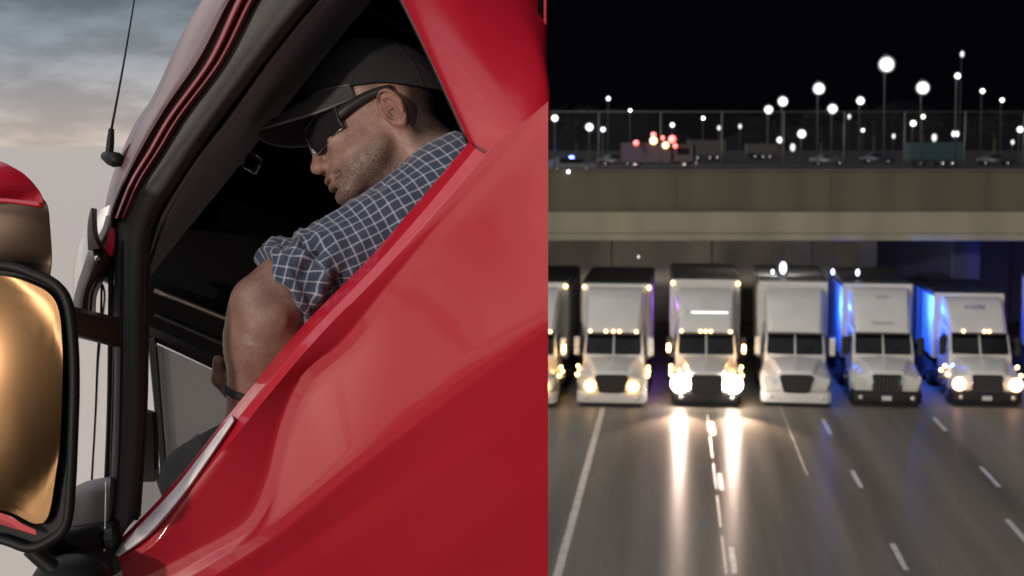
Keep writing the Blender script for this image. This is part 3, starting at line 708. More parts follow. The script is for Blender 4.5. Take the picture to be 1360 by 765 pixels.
# --- door skin: sill roll, recess, panel and crease tilted to imitate reflection bands, lower panel
door = skin('door', [
    [(145, 731, 2.044), (229, 644, 2.044), (303, 552, 2.040), (398, 437, 2.040), (488, 345, 2.040), (557, 266, 2.040), (623, 188, 2.040)],
    [(147, 735, 2.035), (233, 648, 2.035), (306, 556, 2.03), (400, 441, 2.03), (490, 348, 2.03), (559, 269, 2.03), (625, 190, 2.03)],
    [(158, 741, 1.995), (200, 716, 1.995), (234, 664, 1.998), (312, 562, 2.008), (407, 448, 2.008), (496, 355, 2.008), (566, 276, 2.008), (632, 197, 2.008)],
    [(160, 750, 1.992), (206, 722, 1.992), (242, 670, 1.994), (320, 570, 2.0), (415, 456, 2.0), (504, 363, 2.0), (575, 284, 2.0), (643, 205, 2.0)],
    [(165, 778, 2.012), (250, 735, 2.013), (325, 692, 2.019), (352, 640, 2.024), (372, 560, 2.027), (400, 500, 2.026), (455, 450, 2.016), (500, 395, 2.007), (580, 300, 2.001), (660, 215, 2.0), (728, 135, 2.0)],
    [(180, 790, 2.012), (270, 742, 2.013), (342, 697, 2.019), (368, 645, 2.0242), (388, 565, 2.0272), (416, 508, 2.0262), (470, 460, 2.0162), (515, 405, 2.0073), (595, 312, 2.0008), (672, 230, 1.9995), (728, 160, 1.999)],
    [(215, 790, 2.010), (290, 742, 2.010), (358, 699, 2.021), (500, 586, 2.019), (610, 505, 2.009), (728, 425, 1.997)],
    [(245, 792, 2.011), (310, 750, 2.011), (375, 706, 2.023), (508, 598, 2.0205), (618, 516, 2.011), (728, 436, 1.999)],
    [(285, 805, 2.030), (345, 765, 2.030), (430, 707, 2.043), (535, 636, 2.039), (630, 570, 2.030), (728, 500, 2.019)],
    [(320, 815, 2.038), (372, 780, 2.038), (448, 728, 2.050), (548, 655, 2.046), (640, 590, 2.037), (728, 522, 2.026)],
    [(460, 830, 2.085), (520, 790, 2.085), (640, 700, 2.075), (728, 635, 2.065)],
    [(690, 840, 2.15), (700, 828, 2.15), (728, 800, 2.14)]], M_redp, nu=90, nv=7, thick=.03, curve_v=False)
skin('sill_trim', [  # added strip standing in for the highlight along the rolled sill
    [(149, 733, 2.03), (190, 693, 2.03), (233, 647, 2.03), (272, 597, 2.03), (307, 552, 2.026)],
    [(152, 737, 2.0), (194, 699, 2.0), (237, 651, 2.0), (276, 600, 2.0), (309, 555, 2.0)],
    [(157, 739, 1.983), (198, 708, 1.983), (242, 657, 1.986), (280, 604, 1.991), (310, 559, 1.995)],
    [(158, 740, 1.992), (200, 710, 1.992), (244, 659, 1.994), (281, 606, 1.997), (311, 560, 2.0)]], M_sill_highlight, nu=30, nv=4, thick=.01)
# --- rear pillar panel beside the window
skin('pillar_panel', [
    [(521, -28, 2.048), (570, 75, 2.043), (624, 191, 2.038), (648, 240, 2.038)],
    [(527, -28, 2.050), (577, 75, 2.045), (631, 195, 2.04), (655, 240, 2.04)],
    [(600, -28, 2.070), (640, 60, 2.056), (690, 165, 2.040), (712, 220, 2.04)],
    [(670, -28, 2.120), (700, 30, 2.098), (727, 115, 2.062), (727, 190, 2.05)],
    [(727, -28, 2.19), (727, 5, 2.165), (727, 60, 2.115), (727, 160, 2.07)]], M_redp, nu=40, nv=6, thick=.03)
csweep('window_seal', [(524, -20, 2.055), (572, 78, 2.05), (624, 191, 2.045)], .0045, M_seal, k=14)
rw_loc = Vector((.047-base.x, P(0, 0, 2.13).y-base.y, 8.15-base.z))
box('rear_wall', -.008, 0, 0, 1.28, 0, 1.22, M_inter, CAB).location = rw_loc
box('rear_panel', .001, .005, 0, 1.28, 0, 1.22, M_redp, CAB).location = rw_loc
skin('roof_top', [
    [(292, -25, 2.225), (270, -2, 2.225), (238, 53, 2.225), (203, 128, 2.225), (178, 166, 2.225), (152, 232, 2.225), (140, 282, 2.21)],
    [(330, -35, 2.7), (305, 0, 2.7), (272, 58, 2.7), (240, 128, 2.7), (214, 172, 2.7), (188, 236, 2.7), (172, 290, 2.7)],
    [(372, -50, 3.33), (345, 0, 3.33), (312, 60, 3.33), (280, 130, 3.33), (252, 178, 3.33), (226, 240, 3.33), (205, 300, 3.33)]], M_redp, nu=30, nv=4)
skin('roof_rear', [[(300, -28, 2.2), (420, -52, 2.14), (560, -56, 2.12), (722, -56, 2.13)], [(380, -52, 3.36), (460, -60, 3.36), (580, -62, 3.36), (708, -62, 3.36)]], M_redp, nu=20, nv=2)
# --- roof side, drip rail and stripes
skin('roof_side', [
    [(292, -25, 2.22), (270, -2, 2.22), (238, 53, 2.22), (203, 128, 2.22), (178, 166, 2.22), (150, 232, 2.22), (138, 282, 2.2), (132, 330, 2.18)],
    [(300, -25, 2.10), (277, 0, 2.10), (245, 55, 2.10), (208, 130, 2.10), (180, 175, 2.10), (154, 235, 2.10), (142, 283, 2.09), (135, 330, 2.08)],
    [(312, -22, 2.035), (296, 0, 2.035), (260, 68, 2.035), (217, 135, 2.035), (185, 190, 2.035), (164, 234, 2.035), (148, 276, 2.035), (138, 325, 2.035)],
    [(318, -20, 2.03), (303, 2, 2.03), (265, 76, 2.03), (220, 142, 2.03), (188, 196, 2.03), (167, 237, 2.03), (150, 280, 2.03), (140, 330, 2.03)]], M_mauve, nu=50, nv=5)
skin('rail_groove', [
    [(316, -20, 2.05), (302, 2, 2.05), (264, 76, 2.05), (219, 142, 2.05), (166, 237, 2.05), (148, 282, 2.05)],
    [(330, -20, 2.05), (316, 2, 2.05), (276, 78, 2.05), (226, 152, 2.05), (172, 243, 2.05), (151, 290, 2.05)]], M_brplast, nu=40, nv=2, thick=.01)
for a, b, dd in ((0, 12, 2.018), (15, 25, 2.020)):
    f = lambda x, y, o: (x+o*1.0*(.62+.38*(240-y)/240), y)
    pts = [(327, -20), (313, 0), (275, 80), (222, 155), (196, 200), (171, 242), (152, 290)]
    skin('drip_rail', [[(*f(x, y, a), dd+.02) for x, y in pts], [(*f(x, y, a+2), dd) for x, y in pts], [(*f(x, y, b-2), dd) for x, y in pts], [(*f(x, y, b), dd+.02) for x, y in pts]], M_rail, nu=40, nv=3, thick=.012)
# --- door frame round the opening: outer grey band, A-pillar post, groove, inner lining
fo = [(352, -20), (338, 0), (283, 91), (232, 167), (186, 238), (163, 271), (152, 305), (150, 400), (148, 550), (140, 738)]
fm_ = [(395, -20), (381, 0), (325, 76), (262, 165), (213, 232), (185, 272), (174, 312), (172, 400), (170, 550), (158, 712)]
fi = [(428, -20), (412, 0), (360, 63), (273, 180), (233, 240), (206, 283), (195, 325), (192, 400), (189, 550), (180, 690)]
def dd(l, d): return [(x, y, d) for x, y in l]
skin('door_frame', [dd(fo, 2.085), [(x+2, y, 2.045) for x, y in fo], [(x+8, y, 2.035) for x, y in fo], dd(fm_, 2.036), [(x-4, y, 2.05) for x, y in fi], dd(fi, 2.09)], M_plast, nu=90, nv=4, thick=.03)
csweep('frame_seal', [(x-1, y, 2.082) for x, y in fi], .006, M_seal, k=60)
csweep('frame_seal', [(x-3, y, 2.055) for x, y in fo], .004, M_seal, k=60)
li = [(500, -20), (484, 5), (462, 30), (380, 133), (300, 235), (240, 308), (205, 352), (190, 372)]
lo_ = [(440, -20), (420, 0), (366, 66), (300, 158), (258, 212), (215, 282), (196, 335), (186, 365)]
skin('roof_lining', [dd(lo_, 2.11), [(x+4, y+2, 2.10) for x, y in lo_], [((a*.5+b*.5), (c*.5+e*.5), 2.24) for (a, c), (b, e) in zip(lo_, li)], [(x-3, y, 2.37) for x, y in li], dd(li, 2.41)], M_lining, nu=60, nv=4, thick=.03)
# lower post pieces
csweep('post_groove', [(163, 320, 2.034), (161, 450, 2.034), (158, 600, 2.034), (149, 722, 2.034)], .0025, M_seal, k=20)
csweep('post_groove', [(180, 460, 2.05), (178, 560, 2.05), (168, 690, 2.05)], .0025, M_seal, k=20)
skin('window_channel', [[(186, 545, 2.2), (186, 560, 2.2), (188, 640, 2.2)], [(201, 549, 2.19), (203, 562, 2.19), (205, 640, 2.19)]], M_brown, nu=12, nv=2, thick=.03)
skin('window_glass', [[(163, 662, 2.16), (195, 634, 2.16), (232, 603, 2.16), (262, 575, 2.16)], [(160, 735, 2.16), (200, 695, 2.16), (238, 655, 2.16), (275, 610, 2.16)]], M_stub, nu=10, nv=2, thick=.005)
# --- interior
WD = 3.35
def plate(name, poly, d, m, thick=.02, parent=None):
    vs = [cpt(x, y, d if not hasattr(d, '__len__') else d[i]) for i, (x, y) in enumerate(poly)]; n = len(vs); v2 = [v+AX_F*thick for v in vs]
    F = [tuple(range(n)), tuple(range(2*n-1, n-1, -1))]+[(i, n+i, n+(i+1) % n, (i+1) % n) for i in range(n)]
    bm = bmesh.new(); V = [bm.verts.new(v) for v in vs+v2]
    for f in F: bm.faces.new([V[i] for i in f])
    return bm_obj(name, bm, m, parent or CAB)
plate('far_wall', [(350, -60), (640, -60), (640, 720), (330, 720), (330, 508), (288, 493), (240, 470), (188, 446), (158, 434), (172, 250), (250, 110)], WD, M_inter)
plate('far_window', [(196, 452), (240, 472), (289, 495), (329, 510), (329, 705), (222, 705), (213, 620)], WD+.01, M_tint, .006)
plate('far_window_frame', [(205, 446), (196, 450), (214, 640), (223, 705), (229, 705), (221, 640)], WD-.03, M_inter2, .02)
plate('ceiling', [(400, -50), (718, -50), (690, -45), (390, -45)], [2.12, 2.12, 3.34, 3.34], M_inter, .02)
# overhead console and shelf lips seen as faint edges in the dark
skin('dash_panel', [[(188, 368, 3.1), (260, 395, 3.1), (345, 428, 3.1), (420, 455, 3.1)], [(188, 380, 3.05), (260, 407, 3.05), (345, 440, 3.05), (420, 468, 3.05)], [(188, 425, 3.12), (260, 455, 3.12), (345, 488, 3.12), (420, 515, 3.12)]], M_inter, nu=16, nv=3, thick=.1)
csweep('dash_trim', [(205, 386, 3.04), (250, 403, 3.04), (310, 427, 3.04), (345, 440, 3.04)], .005, M_brplast, k=10)
csweep('dash_trim', [(205, 418, 3.06), (250, 437, 3.06), (310, 463, 3.06)], .0035, M_inter2, k=10)
skin('door_card', [[(188, 430, 3.25), (250, 458, 3.25), (330, 495, 3.25)], [(188, 440, 3.2), (250, 468, 3.2), (330, 506, 3.2)]], M_brown, nu=10, nv=2, thick=.02)
for a, b in (((352, 280), (368, 286)), ((405, 285), (425, 293)), ((330, 240), (345, 262))):
    csweep('console_trim', [(*a, 3.2), ((a[0]+b[0])/2, (a[1]+b[1])/2, 3.2), (*b, 3.2)], .003, M_lining)
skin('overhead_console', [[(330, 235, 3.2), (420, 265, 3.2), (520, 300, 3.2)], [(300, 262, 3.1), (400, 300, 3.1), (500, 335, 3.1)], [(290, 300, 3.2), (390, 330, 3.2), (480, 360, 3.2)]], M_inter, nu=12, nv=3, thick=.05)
# belt anchor on the lining
bl = plate('belt_clip', [(331, 200), (349, 212), (339, 231), (320, 219)], 2.44, M_plast, .02)
for k, (a, b) in enumerate((((331, 200), (349, 212)), ((349, 212), (339, 231)), ((339, 231), (320, 219)), ((320, 219), (331, 200)))):
    sweep('clip_rim', [cpt(*a, 2.435), cpt(*b, 2.435)], .0022, M_chrome, bl, 6)
plate('clip_button', [(331, 208), (341, 214), (335, 224), (326, 219)], 2.43, M_inter, .01, bl)
skin('seat_bolster', [[(208, 640, 2.36), (222, 606, 2.36), (250, 586, 2.36), (300, 560, 2.36), (360, 540, 2.36)], [(215, 660, 2.3), (240, 625, 2.3), (275, 600, 2.3), (320, 580, 2.3), (370, 560, 2.3)], [(230, 700, 2.3), (260, 660, 2.3), (300, 630, 2.3), (340, 610, 2.3), (390, 590, 2.3)]], M_inter2, nu=16, nv=3, thick=.06)
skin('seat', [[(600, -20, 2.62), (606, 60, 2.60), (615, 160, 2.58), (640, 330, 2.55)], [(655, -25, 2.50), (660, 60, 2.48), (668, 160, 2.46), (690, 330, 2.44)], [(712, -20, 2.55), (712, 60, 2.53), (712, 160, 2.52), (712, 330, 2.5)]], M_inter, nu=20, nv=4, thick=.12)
# --- front corner panel ahead of the door, bracket and lower fender
skin('corner_panel', [
    [(120, 284, 2.16), (111, 303, 2.16), (102, 330, 2.16), (97, 360, 2.16), (97, 400, 2.17), (95, 500, 2.17), (92, 645, 2.17)],
    [(128, 282, 2.10), (119, 305, 2.10), (112, 335, 2.10), (108, 365, 2.10), (107, 400, 2.14), (106, 500, 2.14), (104, 642, 2.14)],
    [(140, 275, 2.07), (133, 305, 2.07), (129, 335, 2.07), (127, 365, 2.07), (126, 400, 2.10), (125, 500, 2.10), (122, 638, 2.10)],
    [(156, 268, 2.062), (154, 305, 2.062), (153, 335, 2.062), (152, 365, 2.062), (152, 400, 2.05), (150, 500, 2.05), (146, 634, 2.05)]], M_wpanel, nu=50, nv=6, thick=.02)
csweep('panel_gap', [(135, 372, 2.072), (134, 420, 2.082), (130, 470, 2.09), (127, 550, 2.094), (122, 638, 2.10)], .0018, M_seal, k=20)
skin('corner_bracket', [
    [(141, 286, 2.06), (135, 305, 2.05), (124, 322, 2.05), (117, 335, 2.04), (110, 355, 2.04), (102, 380, 2.04), (97, 402, 2.04), (98, 415, 2.04)],
    [(145, 286, 2.03), (140, 308, 2.02), (131, 326, 2.02), (123, 340, 2.0), (117, 360, 2.0), (109, 383, 2.0), (105, 404, 2.0), (105, 416, 2.0)],
    [(150, 288, 2.03), (149, 312, 2.02), (143, 335, 2.02), (136, 350, 2.0), (128, 366, 2.0), (119, 386, 2.0), (116, 406, 2.0), (116, 417, 2.0)],
    [(152, 292, 2.06), (152, 318, 2.05), (149, 342, 2.05), (142, 358, 2.04), (133, 372, 2.04), (124, 390, 2.04), (122, 408, 2.04), (122, 419, 2.04)]], M_brplast, nu=40, nv=4, thick=.02)
skin('bracket_end', [[(120.5, 276, 2.0), (117, 292, 2.0), (116, 310, 2.0), (117, 332, 2.0)], [(122, 276, 1.99), (122, 292, 1.99), (124, 312, 1.99), (132, 330, 1.99)]], M_brplast, nu=14, nv=2, thick=.025)
ball('bolt', cpt(129.5, 343, 1.992), .0045, M_chrome, CAB)  # added chrome bead standing in for a highlight dot
skin('red_insert', [[(146, 300, 2.02), (142, 318, 2.01), (139, 330, 2.0)], [(151, 304, 2.02), (151, 325, 2.01), (147, 341, 2.0)]], M_redp, nu=10, nv=2, thick=.012)
skin('lower_fender', [
    [(94, 650, 2.07), (106, 643, 2.06), (120, 639, 2.04), (147, 634, 2.03)],
    [(92, 662, 2.05), (106, 657, 2.04), (122, 652, 2.02), (146, 648, 2.01)],
    [(88, 702, 2.05), (104, 700, 2.04), (122, 697, 2.03), (144, 694, 2.02)]], M_gfend, nu=20, nv=5, thick=.02)
skin('fender_shadow_lip', [[(85, 700, 2.05), (105, 697, 2.04), (125, 693, 2.03), (150, 690, 2.02)], [(83, 722, 2.0), (105, 718, 2.0), (125, 714, 1.99), (148, 712, 1.98)], [(75, 770, 2.02), (105, 768, 2.02), (125, 766, 2.02), (152, 764, 2.02)]], M_black, nu=16, nv=5, thick=.04)  # black curved lip below the grey fender
csweep('pinstripe', [(141, 640, 2.0), (140, 690, 2.0), (139, 732, 1.99)], .0012, M_wpanel, k=8)
# --- antenna
csweep('antenna_base', [(139, 207, 2.10), (147, 210, 2.09), (156, 213, 2.085), (163, 217, 2.09)], [.007, .011, .012, .006], M_black, k=12, n=12)
csweep('antenna_mount', [(148, 171, 2.09), (146.5, 190, 2.09), (145, 207, 2.09)], [.0042, .0058, .0058], M_black, k=8, n=10)
csweep('antenna_whip', [(182, -22, 2.09), (165, 80, 2.09), (148, 172, 2.09)], [.0012, .0016, .0022], M_black, k=12, n=6)
csweep('antenna_strut', [(173, 191, 2.09), (166, 203, 2.088), (161, 213, 2.087)], [.001, .0025, .003], M_brplast, k=6, n=6)
# --- side mirrors on their arm
sd = sdir.normalized()
MC = P(20, 520, 1.80)
hN = (((EYE-MC).normalized()+sd).normalized()-AX_U*.10-AX_R*.075).normalized()
def on_plane(px, py, c, n):
    r = ray(px, py); return EYE+r*((c-EYE).dot(n)/r.dot(n))
def mpanel(name, outline, c, n, thick, m, parent, dome=0.0, inset=0.0, rim=.012):
    """rounded panel lying in the mirror plane: rings from rim to centre, optionally domed, with thickness"""
    pts = [on_plane(x, y, c, n) for x, y in outline]; cen = sum(pts, Vector())/len(pts)
    bm = bmesh.new(); rings = []
    ks = [1, .985, .95, .9, .8, .7, .6, .5, .4, .3, .2, .1, .03]
    e1 = (AX_R-n*AX_R.dot(n)).normalized(); e2 = n.cross(e1); ra = max(abs((p-cen).dot(e1)) for p in pts); rb = max(abs((p-cen).dot(e2)) for p in pts)
    def hh(v): return dome*(1-((v-cen).dot(e1)/ra)**2-((v-cen).dot(e2)/rb)**2)
    for k in ks:
        rings.append([bm.verts.new(cen+(p-cen)*k+n*max(hh(cen+(p-cen)*k), 0.0)-base) for p in pts])
    N = len(pts)
    for a, b in zip(rings, rings[1:]):
        for i in range(N): bm.faces.new((a[i], a[(i+1) % N], b[(i+1) % N], b[i]))
    bm.faces.new(rings[-1])
    bk = [bm.verts.new(cen+(p-cen)*.80-n*thick-base) for p in pts]
    for i in range(N): bm.faces.new((rings[0][(i+1) % N], rings[0][i], bk[i], bk[(i+1) % N]))
    bm.faces.new(bk[::-1])
    o = bm_obj(name, bm, m, parent, True); return o
def rounded(pts, n=60):
    q = list(pts)+[pts[0]]; return [p[:2] for p in cr([(x, y, 0) for x, y in q], n+1)][:-1]
MIR = bpy.data.objects.new('side_mirror', None); link(MIR, CAB)
# housing and main glass
hous = rounded([(-150, 352), (0, 352), (50, 366), (76, 380), (90, 402), (97, 450), (99, 510), (97, 580), (94, 645), (88, 697), (70, 716), (40, 728), (0, 716), (-150, 690), (-166, 520)], 120)
mpanel('mirror_housing', hous, MC-hN*.012, hN, .035, M_black, MIR)
rim_pts = [(c.x, c.y, c.z) for c in [on_plane(x, y, MC-hN*.004, hN)-base for x, y in hous]]
bm = bmesh.new(); sweep_bm(bm, [Vector(p) for p in rim_pts]+[Vector(rim_pts[0])], .007, 8, False); bm_obj('mirror_bezel', bm, M_black, MIR, True)
gl = rounded([(-138, 362), (0, 364), (44, 376), (68, 390), (79, 410), (84, 455), (85, 510), (82, 580), (74, 640), (64, 690), (48, 698), (0, 678), (-138, 664), (-152, 520)], 100)
mpanel('mirror_glass', gl, MC+hN*.001, hN, .004, M_mirror, MIR, dome=.024)
st_ = rounded([(-140, 664), (0, 681), (30, 696), (51, 706), (48, 711), (25, 702), (0, 690), (-140, 672)], 40)
mpanel('mirror_stripe', st_, MC+hN*.006, hN, .006, M_redp, MIR)
# upper wide-angle mirror with a red shell
UC = P(10, 300, 1.84); uN = ((EYE-UC).normalized()*2.2+sd*.8).normalized()
up = rounded([(-110, 250), (0, 252), (40, 256), (61, 268), (67, 300), (69, 335), (68, 358), (62, 376), (30, 374), (0, 366), (-110, 350), (-122, 300)], 90)
mpanel('upper_mirror_glass', up, UC, uN, .05, M_mirror2, MIR, dome=.016)
sh = rounded([(-110, 214), (-40, 210), (0, 214), (18, 222), (36, 233), (50, 250), (57, 264), (57, 270), (40, 268), (0, 263), (-110, 258), (-122, 236)], 90)
mpanel('upper_mirror_shell', sh, UC+uN*.012, uN, .09, M_redp, MIR, dome=.03)
bm = bmesh.new(); sweep_bm(bm, [cpt(*q) for q in cr([(-110, 262, 1.80), (0, 266, 1.80), (38, 270, 1.80), (57, 273, 1.80)], 24)], .0035, 6); bm_obj('shell_lip', bm, M_redp, MIR, True)
skin('mirror_arm', [[(70, 400, 1.86), (95, 409, 1.9), (120, 415, 1.95), (152, 423, 2.02)], [(70, 408, 1.84), (95, 414, 1.88), (120, 421, 1.93), (152, 429, 2.0)], [(70, 432, 1.84), (96, 440, 1.88), (121, 447, 1.93), (152, 455, 2.0)], [(70, 440, 1.86), (96, 447, 1.9), (121, 453, 1.95), (152, 461, 2.02)]], M_brplast, nu=20, nv=4, thick=.03, parent=MIR)
csweep('lower_arm', [(20, 700, 1.95), (52, 722, 1.95), (86, 722, 1.96), (130, 716, 2.0)], [.012, .018, .022, .02], M_black, MIR, k=14, n=14)
ball('arm_joint', cpt(96, 772, 1.92), .052, M_black, MIR, 1.05, .8, .72, 32, 20)
csweep('arm_stay', [(40, 728, 1.9), (62, 748, 1.9), (84, 765, 1.9)], .012, M_black, MIR, k=8, n=10)
# ================================================================== THE DRIVER
class Field:
    """signed-distance field on a grid, primitives blended in locally; meshed with OpenVDB"""
    def __init__(s, lo, hi, h):
        s.lo = np.array(lo, float); s.h = h; s.n = np.ceil((np.array(hi)-s.lo)/h).astype(int)+1
        s.a = np.full(s.n, .05, np.float32)
    def block(s, lo, hi):
        i0 = np.clip(np.floor((np.array(lo)-s.lo)/s.h).astype(int), 0, s.n-1); i1 = np.clip(np.ceil((np.array(hi)-s.lo)/s.h).astype(int)+1, 1, s.n)
        sl = tuple(slice(a, b) for a, b in zip(i0, i1))
        ax = [(s.lo[k]+s.h*np.arange(i0[k], i1[k])).astype(np.float32) for k in range(3)]
        return sl, np.meshgrid(*ax, indexing='ij')
    def put(s, fn, lo, hi, k=.01, sub=False, pad=.03):
        lo, hi = np.minimum(lo, hi)-pad, np.maximum(lo, hi)+pad
        sl, (X, Y, Z) = s.block(lo, hi); d = fn(X, Y, Z); a = s.a[sl]
        if sub: d = -d; h = np.clip(.5-.5*(d-a)/k, 0, 1); s.a[sl] = a*h+d*(1-h)+k*h*(1-h) if False else np.where(True, -(smin(-a, -d, k)), a)
        else: s.a[sl] = smin(a, d, k)
    def mesh(s):
        g = openvdb.FloatGrid(background=.05); g.copyFromArray(s.a)
        p, q = g.convertToQuads(isovalue=0.0)
        return p*s.h+s.lo, q
def smin(a, b, k):
    h = np.clip(.5+.5*(b-a)/k, 0, 1); return b*(1-h)+a*h-k*h*(1-h)
def f_ell(c, r, M=None):
    c = np.array(c, float); r = np.array(r, float)
    def fn(X, Y, Z):
        x, y, z = X-c[0], Y-c[1], Z-c[2]
        if M is not None:
            x, y, z = M[0][0]*x+M[0][1]*y+M[0][2]*z, M[1][0]*x+M[1][1]*y+M[1][2]*z, M[2][0]*x+M[2][1]*y+M[2][2]*z
        k0 = np.sqrt((x/r[0])**2+(y/r[1])**2+(z/r[2])**2); k1 = np.sqrt((x/r[0]**2)**2+(y/r[1]**2)**2+(z/r[2]**2)**2)
        return (k0*(k0-1)/np.maximum(k1, 1e-6)).astype(np.float32)
    return fn
def f_cap(a, b, ra, rb):
    a, b = np.array(a, float), np.array(b, float); ab = b-a; L2 = ab.dot(ab)
    def fn(X, Y, Z):
        t = np.clip(((X-a[0])*ab[0]+(Y-a[1])*ab[1]+(Z-a[2])*ab[2])/L2, 0, 1)
        return np.sqrt((X-a[0]-t*ab[0])**2+(Y-a[1]-t*ab[1])**2+(Z-a[2]-t*ab[2])**2)-(ra+(rb-ra)*t)
    return fn
def vnoise(x, y, z, seed=0):
    """cheap smooth value noise"""
    rs = np.random.RandomState(seed); T = rs.rand(32, 32, 32).astype(np.float32)
    xi, yi, zi = np.floor(x).astype(int), np.floor(y).astype(int), np.floor(z).astype(int)
    u, v, w = x-xi, y-yi, z-zi; u, v, w = u*u*(3-2*u), v*v*(3-2*v), w*w*(3-2*w); out = 0
    for i in (0, 1):
        for j in (0, 1):
            for k in (0, 1):
                out = out+T[(xi+i) & 31, (yi+j) & 31, (zi+k) & 31]*(u if i else 1-u)*(v if j else 1-v)*(w if k else 1-w)
    return out-.5
# body frame: x right, y up, z towards the camera (metres)
QO = P(470, 300, 2.2)
def q(px, py, d):
    v = P(px, py, d)-QO; return np.array((v.dot(AX_R), v.dot(AX_U), -v.dot(AX_F)))
def to_world(V):
    B = np.array([AX_R, AX_U, -AX_F]); return V @ B+np.array(QO)
# head frame: f forward, u up, s to the driver's left (towards the camera)
tl, yw, be = rad(20), rad(9), rad(12)
Fv = np.array((-math.cos(tl), -math.sin(tl), 0.0)); Uv = np.array((-math.sin(tl), math.cos(tl), 0.0)); Sv = np.array((0, 0, 1.0))
Fv, Sv = Fv*math.cos(yw)+Sv*math.sin(yw), Sv*math.cos(yw)-Fv*math.sin(yw)          # face turned slightly to the camera
Uv, Sv = Uv*math.cos(be)-Sv*math.sin(be), Sv*math.cos(be)+Uv*math.sin(be)          # seen slightly from below
HO = q(515, 165, 2.30)
def hp(f, u, s=0): return HO+Fv*f+Uv*u+Sv*s
HM = np.array([Fv, Uv, Sv])
def hell(F, c, r, k=.01, sub=False, rot=None):
    C = hp(*c); M = HM if rot is None else rot @ HM
    R_ = max(r); F.put(f_ell(C, r, M), C-R_, C+R_, k, sub)
def hcap(F, a, b, ra, rb, k=.01, sub=False):
    A, B = hp(*a), hp(*b); R_ = max(ra, rb); F.put(f_cap(A, B, ra, rb), np.minimum(A, B)-R_, np.maximum(A, B)+R_, k, sub)
def cap3(F, a, b, ra, rb, k=.015):
    F.put(f_cap(a, b, ra, rb), np.minimum(a, b)-max(ra, rb), np.maximum(a, b)+max(ra, rb), k)
BF = Field(q(250, 640, 2.2)-np.array((.03, .10, .42)), np.array((.33, .40, .22)), .0022)
F = BF
hell(F, (-.002, .050, 0), (.096, .090, .076), .01)
hell(F, (.050, -.008, 0), (.066, .082, .060), .02)
hell(F, (.062, -.058, 0), (.054, .040, .050), .02)
hcap(F, (.022, -.045, .048), (.095, -.090, .018), .016, .014, .02); hcap(F, (.022, -.045, -.048), (.095, -.090, -.018), .016, .014, .02)
hell(F, (.104, -.091, 0), (.019, .017, .024), .014)
hell(F, (.101, -.062, 0), (.024, .024, .030), .014)
for s in (-1, 1):
    hell(F, (.078, -.014, s*.043), (.030, .018, .019), .016)
    hell(F, (.100, .034, s*.026), (.016, .010, .030), .012)
    hell(F, (.116, .006, s*.032), (.012, .011, .016), .012, True)
    hell(F, (.098, .006, s*.031), (.0135, .0125, .0135), .004)
    hell(F, (.117, -.039, s*.0125), (.011, .0085, .0075), .006)
    hell(F, (.112, -.063, s*.030), (.010, .006, .006), .006, True)         # mouth corners
hcap(F, (.108, .026, 0), (.130, -.028, 0), .0075, .0105, .010)
hell(F, (.131, -.033, 0), (.0125, .0105, .0105), .006)
for s in (-1, 1): hell(F, (.123, -.0475, s*.0075), (.0055, .0045, .0035), .003, True)
hell(F, (.1215, -.0590, 0), (.0085, .0055, .021), .004)
hell(F, (.1185, -.0715, 0), (.0090, .0060, .019), .004)
hell(F, (.126, -.0652, 0), (.010, .0014, .024), .002, True)
hell(F, (.116, -.0815, 0), (.008, .004, .018), .006, True)
# ear
for sg in (1, -1):
    C = hp(-.008, -.004, sg*.074)
    # ear frame: long axis slightly tilted back, plate flared away from the head
    fx, ux, sx_ = np.array((1, 0, 0)), np.array((0, 1, 0)), np.array((0, 0, sg))
    ta = rad(12); e1 = np.array((math.cos(ta), -math.sin(ta), 0))@np.eye(3); e2 = np.array((-math.sin(ta)*-1, math.cos(ta), 0)); e2 = np.array((math.sin(ta), math.cos(ta), 0))
    fl = rad(24); e3 = np.array((0, 0, sg))*math.cos(fl)+e1*math.sin(fl); e1 = e1*math.cos(fl)-np.array((0, 0, sg))*math.sin(fl)
    E1, E2, E3 = e1@HM, e2@HM, e3@HM
    def ear(X, Y, Z, C=C, E1=E1, E2=E2, E3=E3):
        x, y, z = X-C[0], Y-C[1], Z-C[2]
        a = x*E1[0]+y*E1[1]+z*E1[2]; b = x*E2[0]+y*E2[1]+z*E2[2]; c = x*E3[0]+y*E3[1]+z*E3[2]
        w = np.where(b > 0, .0215, .0205-.20*np.clip(-b-.006, 0, .03))          # narrower lobe
        e = np.sqrt((a/np.maximum(w, .008))**2+(b/.0365)**2)
        helix = np.exp(-((e-.86)/.10)**2)*np.where((b < -.018) | (a > .013), .35, 1.0)*.0090
        e2_ = np.sqrt(((a-.001)/.0125)**2+((b+.001)/.0225)**2)
        anti = np.exp(-((e2_-.98)/.17)**2)*np.where(a > .006, .15, 1.0)*.0066
        concha = np.exp(-(((a-.006)/.0085)**2+((b+.005)/.013)**2))*.0125
        trag = np.exp(-(((a-.016)/.0045)**2+((b+.009)/.007)**2))*.008
        lobe = np.exp(-(((a-.003)/.010)**2+((b+.028)/.009)**2))*.004
        top = .0015+helix+anti+trag+lobe-concha
        return np.maximum((e-1)*.015, np.maximum(c-top, -.0075-c)).astype(np.float32)
    F.put(ear, C-.045, C+.045, .0035, pad=.01)
